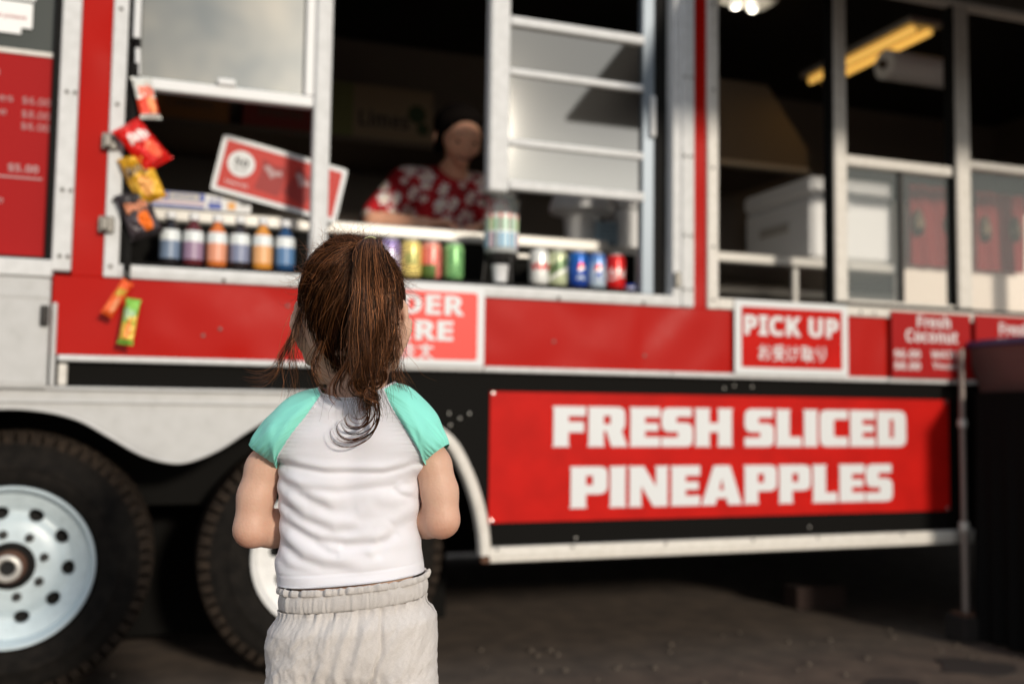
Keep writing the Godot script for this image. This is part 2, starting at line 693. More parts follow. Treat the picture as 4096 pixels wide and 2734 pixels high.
# ---------------------------------------------------------------- the food trailer
func trailer() -> void:
	var T := thing("food_trailer", "long red food trailer with white framed serving windows and two white wheels", "food trailer")
	var a: MB
	# red skin
	part(T, "side_panel", boxm(-0.32, 5.2, 0.936, 1.150, -0.04, 0.0), M.red_paint)
	part(T, "wall_pillar", boxm(-0.276, -0.196, 1.150, 2.75, -0.04, -0.001), M.red_paint)
	part(T, "wall_pillar", boxm(1.630, 1.680, 1.150, 2.75, -0.04, -0.001), M.red_paint)
	part(T, "wall_panel", boxm(-1.5, 5.2, 2.42, 2.75, -0.042, -0.002), M.red_paint)
	# white drip strip under the red
	a = MB.new()
	for x in [[-0.30, 0.895], [0.897, 1.545], [1.547, 2.424], [2.426, 5.2]]:
		a.box(Vector3(x[0], 0.919, -0.04), Vector3(x[1], 0.9355, 0.006), 0.003)
	part(T, "drip_strip", a, M.aluminium)
	# black lower wall
	var bw := PackedVector2Array()
	for p in spline([Vector3(0.50, 0.800, 0), Vector3(0.60, 0.793, 0), Vector3(0.70, 0.761, 0), Vector3(0.795, 0.700, 0), Vector3(0.852, 0.608, 0), Vector3(0.889, 0.512, 0), Vector3(0.908, 0.43, 0), Vector3(0.915, 0.36, 0)], 30): bw.append(Vector2(p.x, p.y))
	bw.append_array([Vector2(5.2, 0.36), Vector2(5.2, 0.919), Vector2(0.50, 0.919)])
	part(T, "black_wall", MB.new().prism(bw, -0.05, -0.018), M.black_paint)
	part(T, "black_band", boxm(-1.5, 0.498, 0.845, 0.919, -0.07, -0.022, 0.002), M.black_paint)
	a = MB.new()
	a.box(Vector3(0.925, 0.335, -0.05), Vector3(5.2, 0.382, 0.0), 0.004)
	a.box(Vector3(0.925, 0.352, 0.0), Vector3(5.2, 0.366, 0.004), 0.0015)
	part(T, "bottom_trim", a, M.cream_trim)
	# screws and rivets, too small to pick apart
	a = MB.new()
	var sc := []
	for x in [0.95, 1.20, 1.53, 1.86, 2.12, 2.48]: sc.append(Vector3(x, 0.375, 0.001))
	for x in [0.12, 0.62, 1.14, 1.44]: sc.append(Vector3(x, 1.158, 0.013))
	for x in [1.79, 2.30, 2.36]: sc.append(Vector3(x, 1.165, 0.013))
	for y in [1.18, 1.36, 1.63, 1.90, 2.2]:
		sc.append(Vector3(-0.177, y, 0.013)); sc.append(Vector3(-0.285, y + 0.02, 0.013)); sc.append(Vector3(-0.305, y + 0.02, 0.013))
		sc.append(Vector3(1.588, y + 0.03, 0.017)); sc.append(Vector3(1.612, y + 0.03, 0.017)); sc.append(Vector3(1.70, y, 0.013))
	for p in [[0.30, 1.095], [0.115, 1.02], [0.07, 1.0], [1.45, 0.985], [1.13, 1.02]]: sc.append(Vector3(p[0], p[1], 0.0))
	for p in sc:
		a.xf = Transform3D(Basis(Vector3.RIGHT, PI / 2), p)
		a.lathe(pl([0.0055, 0, 0.005, 0.0015, 0.003, 0.003, 0, 0.0034]), 10)
	part(T, "screws", a, M.screw).set_meta("kind", "stuff")
	# paint chips on the black wall
	a = MB.new()
	for q in [[0.795, 0.79], [0.83, 0.775], [0.80, 0.755], [0.86, 0.79], [1.22, 0.40], [1.76, 0.885], [1.80, 0.895], [1.87, 0.893], [2.1, 0.41]]:
		var poly := PackedVector2Array()
		for i in 9:
			var an := TAU * i / 9
			poly.append(Vector2(q[0] + cos(an) * rng.randf_range(0.001, 0.004), q[1] + sin(an) * rng.randf_range(0.002, 0.005)))
		a.prism(poly, -0.019, -0.0165)
	part(T, "paint_chips", a, M.cream_trim).set_meta("kind", "stuff")

	# serving window
	a = MB.new()
	a.box(Vector3(-0.196, 1.150, -0.04), Vector3(-0.157, 2.42, 0.010), 0.003)
	a.box(Vector3(-0.157, 1.150, -0.04), Vector3(1.552, 1.187, 0.010), 0.003)
	a.box(Vector3(-0.157, 1.163, 0.010), Vector3(1.552, 1.170, 0.013), 0.001)
	a.box(Vector3(1.547, 1.1501, -0.04), Vector3(1.578, 2.42, 0.0102), 0.003)
	a.box(Vector3(1.5785, 1.150, -0.04), Vector3(1.628, 2.42, 0.014), 0.005)
	a.box(Vector3(-0.157, 2.36, -0.04), Vector3(1.547, 2.42, 0.010), 0.003)
	var W := part(T, "serving_window", a, M.aluminium)
	part(W, "dark_gasket", boxm(-0.1568, -0.146, 1.187, 2.36, -0.09, 0.002), M.black_rubber)
	part(W, "dark_gasket", boxm(1.497, 1.5468, 1.187, 2.36, -0.10, -0.035), M.black_rubber)
	part(W, "post", boxm(0.360, 0.409, 1.190, 2.36, -0.05, 0.004, 0.006), M.aluminium)
	a = boxm(0.332, 0.3595, 1.722, 2.36, -0.04, -0.006, 0.003)
	a.box(Vector3(-0.124, 1.688, -0.04), Vector3(0.3595, 1.7218, -0.006), 0.004)
	a.box(Vector3(0.085, 1.7218, -0.03), Vector3(0.135, 1.742, 0.002), 0.004)
	part(W, "sash_rail", a, M.pure_white)
	part(W, "screen_pane", boxm(-0.124, 0.332, 1.7225, 2.36, -0.030, -0.026, 0.0005), M.screen_sky_sheen)
	part(W, "post", boxm(0.905, 0.970, 1.485, 2.36, -0.05, 0.004, 0.006), M.aluminium)
	for r in [[2.026, 2.056, -0.03, 0.003], [1.866, 1.889, -0.03, -0.003], [1.638, 1.661, -0.03, -0.003], [1.496, 1.526, -0.03, 0.004]]:
		part(W, "louvre_rail", boxm(0.9705, 1.445, r[0], r[1], r[2], r[3], 0.004), M.aluminium)
	for r in [[1.889, 2.026], [1.661, 1.866], [1.526, 1.638]]:
		part(W, "pane", boxm(0.971, 1.432, r[0] + 0.0005, r[1] - 0.0005, -0.018, -0.014, 0.0004), M.film_glass)
	part(W, "track", boxm(1.450, 1.496, 1.19, 2.36, -0.06, -0.025, 0.004), mat("blue_grey_metal", lin(0.22, 0.26, 0.30), 0.4, 0.3))
	part(W, "catch", boxm(1.475, 1.494, 1.72, 1.86, -0.0245, -0.008, 0.003), M.aluminium)
	for y in [1.27, 1.5]:
		a = boxm(-0.212, -0.172, y, y + 0.045, 0.012, 0.024, 0.003)
		a.box(Vector3(-0.204, y + 0.005, 0.024), Vector3(-0.186, y + 0.04, 0.036), 0.004)
		part(W, "latch", a, M.screw)
	a = boxm(1.550, 1.572, 1.215, 1.265, 0.0105, 0.026, 0.003)
	part(W, "latch", a, M.screw)
	a = MB.new()
	a.tube([Vector3(-0.135, 2.36, 0.0), Vector3(-0.135, 1.825, 0.0)], 0.0105, 12)
	part(W, "gas_strut", a, M.pure_white)
	a = MB.new()
	a.tube([Vector3(-0.133, 1.825, 0.0), Vector3(-0.132, 1.795, 0.0)], 0.006, 10)
	part(W, "strut_rod", a, M.black_rubber)
	a = MB.new()
	a.tube([Vector3(-0.131, 1.797, 0.0), Vector3(-0.128, 1.722, 0.0)], 0.0075, 12)
	part(W, "strut_end", a, M.pure_white)

	# pick up window
	a = MB.new()
	a.box(Vector3(1.6805, 1.150, -0.04), Vector3(1.722, 2.42, 0.010), 0.003)
	a.box(Vector3(1.722, 1.151, -0.04), Vector3(5.2, 1.188, 0.010), 0.003)
	a.box(Vector3(1.722, 2.36, -0.04), Vector3(5.2, 2.42, 0.010), 0.003)
	var U := part(T, "pickup_window", a, M.cream_trim)
	for x in [[2.192, 2.260], [2.743, 2.825]]:
		part(U, "post", boxm(x[0] + 0.012, x[1], 1.2, 2.36, -0.055, 0.0, 0.006), M.cream_trim)
		part(U, "dark_gasket", boxm(x[0], x[0] + 0.0115, 1.19, 2.36, -0.05, -0.004, 0.002), M.black_rubber)
	part(U, "post", boxm(3.3, 3.37, 1.2, 2.36, -0.055, 0.0, 0.006), M.cream_trim)
	a = boxm(2.2605, 2.7425, 1.700, 1.738, -0.05, -0.008, 0.004)
	part(U, "sash_rail", a, M.cream_trim)
	part(U, "sash_rail", boxm(2.2605, 2.7425, 1.1885, 1.212, -0.05, -0.006, 0.004), M.cream_trim)
	part(U, "sash_rail", boxm(2.8255, 3.2995, 1.742, 1.772, -0.05, -0.008, 0.004), M.cream_trim)
	part(U, "muntin", boxm(2.505, 2.525, 1.212, 1.700, -0.045, -0.02, 0.003), M.dark_metal)
	part(U, "pane", boxm(2.2605, 2.5045, 1.212, 1.700, -0.034, -0.031, 0.0004), M.clear_glass)
	part(U, "pane", boxm(2.5255, 2.7425, 1.212, 1.700, -0.034, -0.031, 0.0004), M.clear_glass)
	part(U, "pane", boxm(2.8255, 3.2995, 1.19, 1.742, -0.034, -0.031, 0.0004), M.clear_glass)
	part(U, "sill_lip", boxm(2.2, 5.2, 1.189, 1.198, -0.02, 0.022, 0.002), M.dark_metal)

	# raised hatch over the pick up window
	var H := MB.new()
	H.xf = Transform3D(Basis(Vector3.RIGHT, atan2(0.25, 1.19)), Vector3(0, 2.39, 0.012))
	H.box(Vector3(1.662, -0.012, 0.0), Vector3(5.2, 0.012, 1.216), 0.004)
	part(T, "raised_hatch", H, M.dark_metal)

	# menu window at the far end
	a = MB.new()
	a.box(Vector3(-0.325, 1.160, -0.04), Vector3(-0.277, 2.75, 0.010), 0.004)
	part(T, "menu_window_frame", a, M.aluminium)
	part(T, "menu_gasket", boxm(-0.345, -0.3255, 1.19, 2.75, -0.06, -0.012), M.black_rubber)
	part(T, "menu_window_back", boxm(-1.5, -0.345, 1.19, 2.75, -0.08, -0.05), mat("dark_green", lin(0.018, 0.026, 0.022), 0.4))
	a = boxm(-1.5, -0.322, 1.142, 1.188, -0.04, 0.012, 0.003)
	part(T, "menu_window_sill", a, M.aluminium)
	a = boxm(-1.5, -0.3235, 0.842, 1.1405, -0.03, 0.008, 0.005)
	a.box(Vector3(-1.5, 1.085, 0.008), Vector3(-0.3235, 1.1, 0.010), 0.001)
	a.box(Vector3(-1.5, 0.855, 0.008), Vector3(-0.3235, 0.868, 0.010), 0.001)
	var dr := part(T, "locker_door", a, M.white_metal)
	a = boxm(-0.345, -0.325, 1.01, 1.065, 0.0085, 0.020, 0.004)
	a.box(Vector3(-0.341, 1.02, 0.020), Vector3(-0.330, 1.055, 0.027), 0.003)
	part(dr, "latch", a, M.dark_metal)
	a = boxm(-0.318, -0.305, 0.85, 1.075, -0.02, 0.008, 0.003)
	part(T, "door_post", a, M.white_metal)
	part(T, "hinge_plate", boxm(-0.298, -0.276, 0.853, 0.912, -0.02, 0.0, 0.003), M.cream_trim)

	# white wheel skirt with its wave between the wheels
	var low := [-1.5, 0.66, -1.3, 0.72, -1.0, 0.66, -0.86, 0.646, -0.70, 0.705, -0.56, 0.775, -0.43, 0.791, -0.327, 0.785, -0.241, 0.762, -0.164, 0.718, -0.085, 0.671, -0.017, 0.649, 0.041, 0.649, 0.121, 0.682, 0.202, 0.737, 0.285, 0.788, 0.36, 0.806, 0.50, 0.808]
	var cv := []
	for i in range(0, low.size(), 2): cv.append(Vector3(low[i], low[i + 1], 0))
	var cs := spline(cv, 120)
	var poly := PackedVector2Array()
	for p in cs: poly.append(Vector2(p.x, p.y))
	poly.append(Vector2(0.50, 0.840)); poly.append(Vector2(-1.5, 0.840))
	a = MB.new()
	a.prism(poly, -0.022, -0.008)
	a.box(Vector3(-1.5, 0.806, -0.008), Vector3(0.50, 0.812, -0.002), 0.002)
	a.box(Vector3(-1.5, 0.8405, -0.03), Vector3(0.50, 0.851, 0.002), 0.002)
	var edge := []
	for p in cs: edge.append(Vector3(p.x, p.y, -0.012))
	a.tube(edge, 0.0055, 8)
	part(T, "wheel_skirt", a, M.white_metal)
	# rolled arch trim over the rear wheel
	var ap := []
	for p in spline([Vector3(0.48, 0.806, 0), Vector3(0.60, 0.797, 0), Vector3(0.70, 0.765, 0), Vector3(0.795, 0.705, 0), Vector3(0.852, 0.612, 0), Vector3(0.889, 0.515, 0), Vector3(0.908, 0.43, 0), Vector3(0.915, 0.358, 0)], 50): ap.append(p)
	a = MB.new()
	var sec := [Vector2(-0.019, -0.03), Vector2(-0.019, -0.004), Vector2(-0.012, 0.004), Vector2(0.006, 0.006), Vector2(0.017, 0.0), Vector2(0.019, -0.03)]
	var gp := PackedVector3Array()
	for i in ap.size():
		var t: Vector3 = (ap[mini(i + 1, ap.size() - 1)] - ap[maxi(i - 1, 0)]).normalized()
		var nn := Vector3(t.y, -t.x, 0)
		for q in sec: gp.append(ap[i] - nn * q.x + Vector3(0, 0, q.y))
	a.grid(gp, 6, ap.size())
	part(T, "arch_trim", a, M.cream_trim)
	a = boxm(0.900, 0.930, 0.334, 0.356, -0.02, 0.0015, 0.004)
	part(T, "trim_corner", a, M.rust)

	# underside
	part(T, "wheel_well", boxm(-1.5, 0.95, 0.05, 0.918, -0.62, -0.58), M.black_paint)
	part(T, "floor_pan", boxm(-1.5, 5.2, 0.50, 0.56, -2.25, -0.345), M.black_paint)
	part(T, "chassis_beam", boxm(0.97, 5.2, 0.36, 0.495, -0.60, -0.52, 0.01), M.black_paint)
	part(T, "dark_backing", boxm(-1.5, 5.2, 0.02, 0.5, -2.25, -2.22), M.black_paint)  # added dark backing, shuts out the bright ground behind the trailer
	part(T, "axle", MB.new().tube([Vector3(-0.405, 0.365, -0.25), Vector3(-0.405, 0.365, -1.9)], 0.04, 12), M.dark_metal)
	part(T, "axle", MB.new().tube([Vector3(0.44, 0.365, -0.25), Vector3(0.44, 0.365, -1.9)], 0.04, 12), M.dark_metal)
	# interior shell
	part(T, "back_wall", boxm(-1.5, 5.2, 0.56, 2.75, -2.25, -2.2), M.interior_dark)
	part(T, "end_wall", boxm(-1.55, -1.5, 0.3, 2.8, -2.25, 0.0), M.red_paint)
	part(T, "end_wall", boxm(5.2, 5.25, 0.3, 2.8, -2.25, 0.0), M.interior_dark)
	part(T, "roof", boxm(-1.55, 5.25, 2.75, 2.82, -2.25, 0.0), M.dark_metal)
	part(T, "display_shelf", boxm(-0.145, 1.545, 1.170, 1.204, -0.30, -0.041, 0.003), M.black_rubber)
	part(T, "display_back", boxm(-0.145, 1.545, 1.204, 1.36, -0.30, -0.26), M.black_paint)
	a = boxm(-0.145, 1.435, 1.361, 1.402, -0.72, -0.25, 0.006)
	part(T, "serving_counter", a, M.counter_grey)
	part(T, "counter_lip", boxm(1.0, 1.42, 1.318, 1.334, -0.26, -0.235, 0.003), M.counter_grey)
	part(T, "counter_front", boxm(-1.5, 5.2, 0.50, 1.17, -0.34, -0.30), M.black_paint)
	part(T, "wall_shelf", boxm(-0.5, 1.9, 2.035, 2.06, -2.2, -1.6, 0.003), M.shelf_brown)
	part(T, "pickup_counter", boxm(1.80, 2.74, 1.36, 1.398, -0.78, -0.26, 0.006), M.counter_grey)
	part(T, "counter_leg", boxm(2.225, 2.25, 1.10, 1.36, -0.30, -0.28, 0.003), M.counter_grey)

	for x in [-0.405, 0.440]:
		wheel(T, Vector3(x, 0.365, -0.07))


func wheel(T: Node3D, at: Vector3) -> void:
	var w := Node3D.new()
	w.name = "wheel"
	w.position = at
	w.rotation.x = PI / 2
	T.add_child(w, true)
	# carcass, turned about the axle (local y points to the viewer)
	var a := MB.new()
	a.lathe(pl([0.212, -0.012, 0.222, 0.002, 0.245, 0.012, 0.262, 0.012, 0.264, 0.0145, 0.276, 0.0145, 0.278, 0.012, 0.305, 0.008, 0.330, -0.004, 0.338, -0.012, 0.338, -0.19, 0.30, -0.21, 0.22, -0.20]), 96)
	part(w, "tyre", a, M.tyre_rubber)
	# tread: shoulder lugs, each a little block
	a = MB.new()
	var nl := 64
	for k in nl:
		for row in 4:
			var a0 := TAU * (k + 0.08 + 0.5 * (row % 2)) / nl
			var a1 := TAU * (k + 0.80 + 0.5 * (row % 2)) / nl
			var y1: float = [-0.004, -0.055, -0.105, -0.150][row]
			var y0: float = [-0.048, -0.100, -0.146, -0.195][row]
			var p := []
			for ang in [a0, a1]:
				var d := Vector3(sin(ang), 0, cos(ang))
				var top := 0.365
				if row == 0:
					p.append_array([d * 0.329 + Vector3(0, y1 + 0.002, 0), d * 0.352 + Vector3(0, y1 - 0.006, 0), d * 0.362 + Vector3(0, y1 - 0.016, 0), d * top + Vector3(0, y0, 0), d * 0.335 + Vector3(0, y0, 0)])
				else:
					p.append_array([d * 0.335 + Vector3(0, y1, 0), d * 0.360 + Vector3(0, y1, 0), d * top + Vector3(0, y1 - 0.004, 0), d * top + Vector3(0, y0, 0), d * 0.335 + Vector3(0, y0, 0)])
			for i in 4: a.quad(p[i], p[i + 1], p[i + 6], p[i + 5])
			for s in 2:
				var o := s * 5
				for i in [1, 2, 3]:
					if s == 0: a.tri3(p[o], p[o + i + 1], p[o + i])
					else: a.tri3(p[o], p[o + i], p[o + i + 1])
	part(w, "tread", a, M.tread_rubber).set_meta("kind", "stuff")
	# rim: lip, barrel and a dish with real holes
	a = MB.new()
	a.lathe(pl([0.2155, -0.010, 0.2175, 0.004, 0.2155, 0.0095, 0.209, 0.009, 0.206, 0.002, 0.200, -0.012, 0.196, -0.03, 0.180, -0.034, 0.172, -0.038]), 80)
	var dish := func(r: float) -> float: return ramp([0.060, -0.030, 0.085, -0.032, 0.115, -0.036, 0.145, -0.050, 0.172, -0.038], r)
	a.lathe(pl([0.115, dish.call(0.115), 0.106, -0.034, 0.096, -0.032, 0.060, -0.030, 0.060, -0.06]), 80)
	var nh := 10
	for k in nh:
		var half := PI / nh
		var mid := TAU * (k + 0.35) / nh
		var m := 32
		var ip := PackedVector3Array()
		for ring in 6:
			for i in m + 1:
				var ph := TAU * i / m
				var d := Vector2(cos(ph), sin(ph))
				var hole := Vector2(d.x * 0.6, d.y * 0.6)
				var sq := d / maxf(absf(d.x), absf(d.y))
				var q := hole.lerp(sq, [0.0, 0.0, 0.12, 0.4, 0.7, 1.0][ring])
				var r := 0.1435 + q.y * 0.0285
				var an := mid + q.x * half * lerpf(0.74, 1.0, clampf((absf(q.x) - 0.6) / 0.4, 0.0, 1.0))
				ip.append(Vector3(sin(an) * r, dish.call(r) - (0.012 if ring == 0 else 0.0), cos(an) * r))
		a.grid(ip, m + 1, 6, true)
	part(w, "rim", a, M.wheel_white if at.x > 0.0 else M.wheel_white_shaded)
	a = MB.new()
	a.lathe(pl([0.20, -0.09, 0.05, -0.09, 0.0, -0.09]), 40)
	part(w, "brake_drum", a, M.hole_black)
	# hub and lug nuts
	a = MB.new()
	a.lathe(pl([0.064, -0.06, 0.064, -0.028, 0.060, -0.026, 0.046, -0.026, 0.044, -0.03, 0.040, -0.03]), 40)
	part(w, "hub_ring", a, M.black_rubber)
	a = MB.new()
	a.lathe(pl([0.044, -0.03, 0.043, 0.004, 0.038, 0.014, 0.026, 0.020, 0.022, 0.016, 0.020, 0.012]), 32)
	part(w, "hub", a, M.rust)
	a = MB.new()
	a.lathe(pl([0.036, 0.0165, 0.034, 0.024, 0.026, 0.027, 0.021, 0.022, 0.020, 0.010, 0.0, 0.010]), 32)
	part(w, "hub_cap_ring", a, M.counter_grey)
	a = MB.new()
	a.lathe(pl([0.0195, 0.011, 0.0, 0.0112]), 20)
	part(w, "hub_plug", a, M.hole_black)
	var nut := MB.new()
	nut.lathe(pl([0.013, 0.0, 0.013, 0.003, 0.0095, 0.0035, 0.0095, 0.018, 0.007, 0.021, 0.0, 0.021]), 6)
	var nm := nut.mesh()
	for k in 8:
		var an := TAU * (k + 0.3) / 8
		part(w, "lug_nut", nm, M.dark_metal, Vector3(sin(an) * 0.086, -0.0325, cos(an) * 0.086))


# ---------------------------------------------------------------- signs
const GLYPH := {
	"F": [0.76, [0,0,.40,0,.37,.06,.37,.36,.72,.36,.72,.62,.37,.62,.37,.76,.76,.76,.76,1,0,1,.03,.94,.03,.06], []],
	"E": [0.74, [0,0,.74,0,.74,.25,.38,.25,.38,.40,.70,.40,.70,.60,.38,.60,.38,.75,.74,.75,.74,1,0,1,.03,.94,.03,.06], []],
	"L": [0.70, [0,0,.70,0,.70,.26,.38,.26,.38,.94,.41,1,0,1,.03,.94,.03,.06], []],
	"H": [0.98, [0,0,.41,0,.38,.06,.38,.38,.60,.38,.60,.06,.57,0,.98,0,.95,.06,.95,.94,.98,1,.57,1,.60,.94,.60,.62,.38,.62,.38,.94,.41,1,0,1,.03,.94,.03,.06], []],
	"I": [0.42, [0,0,.42,0,.39,.06,.39,.94,.42,1,0,1,.03,.94,.03,.06], []],
	"P": [0.88, [0,0,.41,0,.38,.06,.38,.33,.70,.33,.81,.36,.87,.44,.88,.52,.88,.82,.86,.92,.80,.98,.70,1,0,1,.03,.94,.03,.06], [.38,.55,.54,.55,.54,.78,.38,.78]],
	"R": [0.94, [0,0,.41,0,.38,.06,.38,.40,.44,.40,.56,0,.94,0,.80,.41,.86,.47,.88,.56,.88,.83,.86,.92,.80,.98,.70,1,0,1,.03,.94,.03,.06], [.38,.57,.54,.57,.54,.78,.38,.78]],
	"D": [0.86, [0,0,.68,0,.78,.03,.84,.10,.86,.2,.86,.8,.84,.90,.78,.97,.68,1,0,1,.03,.94,.03,.06], [.38,.24,.50,.24,.50,.76,.38,.76]],
	"C": [0.78, [.16,0,.78,0,.78,.26,.44,.26,.39,.31,.39,.70,.44,.75,.78,.75,.78,1,.16,1,.06,.96,.01,.88,0,.8,0,.2,.01,.12,.06,.04], []],
	"S": [0.77, [0,0,.62,0,.71,.03,.76,.1,.77,.18,.77,.45,.74,.54,.68,.60,.60,.62,.38,.62,.36,.65,.36,.74,.40,.77,.74,.77,.74,1,.16,1,.06,.96,.01,.88,0,.8,0,.55,.03,.46,.09,.40,.17,.38,.39,.38,.41,.35,.41,.27,.38,.24,0,.24], []],
	"N": [0.98, [0,0,.34,0,.31,.06,.31,.52,.60,0,.95,0,.95,.94,.98,1,.64,1,.67,.94,.67,.48,.37,1,0,1,.03,.94,.03,.06], []],
	"A": [1.04, [0,0,.35,0,.39,.17,.64,.17,.68,0,1.04,0,.73,1,.31,1], [.45,.38,.58,.38,.515,.68]],
	" ": [0.22, [], []]}

func slab_line(parent: Node, said: String, x0: float, x1: float, y0: float, y1: float) -> void:
	var mb := MB.new()
	var tot := 0.0
	for ch in said: tot += GLYPH[ch][0] + 0.04
	tot -= 0.04
	var sx := (x1 - x0) / tot
	var x := x0
	for ch in said:
		var g: Array = GLYPH[ch]
		if g[1].size():
			var outline := PackedVector2Array()
			for i in range(0, g[1].size(), 2): outline.append(Vector2(x + g[1][i] * sx, lerpf(y0, y1, g[1][i + 1])))
			var pieces := [outline]
			if g[2].size():
				var hole := PackedVector2Array()
				var mid := 0.0
				for i in range(0, g[2].size(), 2):
					hole.append(Vector2(x + g[2][i] * sx, lerpf(y0, y1, g[2][i + 1])))
					mid += hole[-1].x / (g[2].size() / 2)
				pieces = []
				for side in [[-9.0, mid], [mid, 9.0]]:
					var half := PackedVector2Array([Vector2(side[0], -9), Vector2(side[1], -9), Vector2(side[1], 9), Vector2(side[0], 9)])
					for q in Geometry2D.intersect_polygons(outline, half):
						pieces.append_array(Geometry2D.clip_polygons(q, hole))
			for q in pieces: mb.prism(q, 0.003, 0.0055)
		else:
			part(parent, "lettering", mb, M.sign_white)
			mb = MB.new()
		x += (g[0] + 0.04) * sx
	part(parent, "lettering", mb, M.sign_white)

func round_rect(w: float, h: float, r: float) -> PackedVector2Array:
	var p := PackedVector2Array()
	for q in 4:
		var c := Vector2(w / 2 - r, h / 2 - r) * Vector2([1, -1, -1, 1][q], [1, 1, -1, -1][q])
		for i in 6:
			var a := PI / 2 * (q + i / 5.0)
			p.append(c + Vector2(cos(a), sin(a)) * r)
	return p

func signs() -> void:
	# big banner board
	var s := thing("pineapple_sign", "wide bright red board reading FRESH SLICED PINEAPPLES in white slab letters", "sign", Vector3(1.82, 0.657, -0.016))
	part(s, "board", boxm(-0.895, 0.89, -0.203, 0.202, 0.0, 0.003, 0.0008), M.sign_red)
	slab_line(s, "FRESH SLICED", 1.132 - 1.82, 2.512 - 1.82, 0.688 - 0.657, 0.816 - 0.657)
	slab_line(s, "PINEAPPLES", 1.193 - 1.82, 2.449 - 1.82, 0.494 - 0.657, 0.625 - 0.657)
	var mb := MB.new()
	for p in [[-0.885, 0.195], [0.88, 0.194], [-0.885, -0.196], [0.88, -0.195]]:
		mb.xf = Transform3D(Basis(Vector3.RIGHT, PI / 2), Vector3(p[0], p[1], 0.003))
		mb.lathe(pl([0.006, 0, 0.005, 0.002, 0, 0.003]), 10)
	part(s, "screws", mb, M.chrome).set_meta("kind", "stuff")

	# order here
	s = thing("order_sign", "red sign reading ORDER HERE in white with Japanese below, behind the girl's head", "sign", Vector3(0.635, 1.055, 0.014))
	part(s, "frame", MB.new().prism(round_rect(0.515, 0.243, 0.008), 0.0, 0.003), M.sign_white)
	part(s, "board", MB.new().prism(round_rect(0.470, 0.206, 0.010), 0.003, 0.0042), mat("order_red", lin(0.72, 0.026, 0.012), 0.5))
	lettering(s, "ORDER", Vector3(0.02, 0.062, 0.0045), 0.345, 0.060, M.sign_white)
	lettering(s, "HERE", Vector3(0.027, -0.016, 0.0045), 0.262, 0.060, M.sign_white)
	strokes(s, [[0.0, [pl([.15,.12,.28,.24]), pl([.08,.38,.22,.48]), pl([.1,.92,.3,.6]), pl([.6,.05,.68,.17]), pl([.38,.28,.95,.28]), pl([.42,.56,.9,.56]), pl([.34,.9,.98,.9]), pl([.66,.28,.66,.9])]],
		[1.1, [pl([.5,.05,.5,.2]), pl([.08,.26,.92,.26]), pl([.7,.26,.5,.62,.12,.94]), pl([.3,.26,.5,.6,.9,.94])]]], -0.01, -0.054, 0.052, 0.0043, 0.0062, M.sign_white)

	# pick up
	s = thing("pickup_sign", "red sign reading PICK UP in white with Japanese below and a white border", "sign", Vector3(2.010, 1.060, 0.014))
	part(s, "frame", MB.new().prism(round_rect(0.460, 0.252, 0.006), 0.0, 0.003), M.sign_white)
	part(s, "board", MB.new().prism(round_rect(0.408, 0.206, 0.006), 0.003, 0.0042), M.sign_red)
	lettering(s, "PICK UP", Vector3(-0.003, 0.041, 0.0045), 0.382, 0.068, M.sign_white)
	strokes(s, [[0.0, [pl([.15,.3,.6,.3]), pl([.38,.08,.38,.8,.3,.88,.17,.78,.22,.62,.5,.5,.75,.52,.85,.68,.78,.84,.6,.9]), pl([.72,.15,.85,.28])]],
		[1.0, [pl([.75,.08,.2,.16]), pl([.2,.22,.27,.34]), pl([.45,.2,.5,.32]), pl([.78,.18,.68,.34]), pl([.12,.56,.12,.42,.88,.42,.84,.54]), pl([.25,.58,.72,.58,.5,.82,.15,.95]), pl([.3,.6,.55,.8,.88,.95])]],
		[2.0, [pl([.2,.12,.15,.5,.2,.9,.28,.72]), pl([.4,.35,.88,.33]), pl([.68,.1,.7,.55,.6,.8,.48,.92])]],
		[3.0, [pl([.08,.12,.52,.12]), pl([.16,.12,.16,.78]), pl([.44,.12,.44,.95]), pl([.16,.34,.44,.34]), pl([.16,.55,.44,.55]), pl([.05,.8,.52,.7]), pl([.55,.25,.9,.25,.78,.6,.52,.92]), pl([.6,.4,.72,.68,.95,.92])]],
		[4.0, [pl([.28,.1,.24,.5,.3,.62,.4,.48]), pl([.7,.08,.73,.5,.62,.75,.42,.92])]]], -0.145, -0.022, 0.058, 0.0043, 0.006, M.sign_white)

	# price boards below the pick up window
	s = thing("coconut_sign", "plain red price board reading Fresh Coconut, right of the PICK UP sign", "sign", Vector3(2.607, 1.055, 0.016))
	part(s, "board", boxm(-0.180, 0.180, -0.120, 0.120, 0.0, 0.004, 0.001), M.board_red)
	lettering(s, "Fresh", Vector3(0.01, 0.088, 0.0045), 0.150, 0.046, M.sign_white)
	lettering(s, "Coconut", Vector3(0.0, 0.034, 0.0045), 0.235, 0.046, M.sign_white)
	lettering(s, "$6.00", Vector3(-0.112, -0.033, 0.0045), 0.115, 0.032, M.sign_white)
	lettering(s, "$8.00", Vector3(-0.112, -0.076, 0.0045), 0.115, 0.032, M.sign_white)
	lettering(s, "WATER", Vector3(0.07, -0.031, 0.0045), 0.150, 0.028, M.sign_white)
	lettering(s, "Young", Vector3(0.07, -0.076, 0.0045), 0.140, 0.030, M.sign_white)
	s = thing("juice_sign", "red price board cut by the picture's edge, half hidden by the lidded tub", "sign", Vector3(3.0, 1.058, 0.016))
	part(s, "board", boxm(-0.190, 0.190, -0.120, 0.120, 0.0, 0.004, 0.001), M.board_red)
	lettering(s, "Fresh", Vector3(0.0, 0.074, 0.0045), 0.150, 0.046, M.sign_white)
	lettering(s, "Slices", Vector3(0.0, 0.018, 0.0045), 0.180, 0.046, M.sign_white)

	# menu in the window at the left
	s = thing("menu_board", "red menu board with white prices in the far left window", "menu", Vector3(-0.62, 1.478, -0.048))
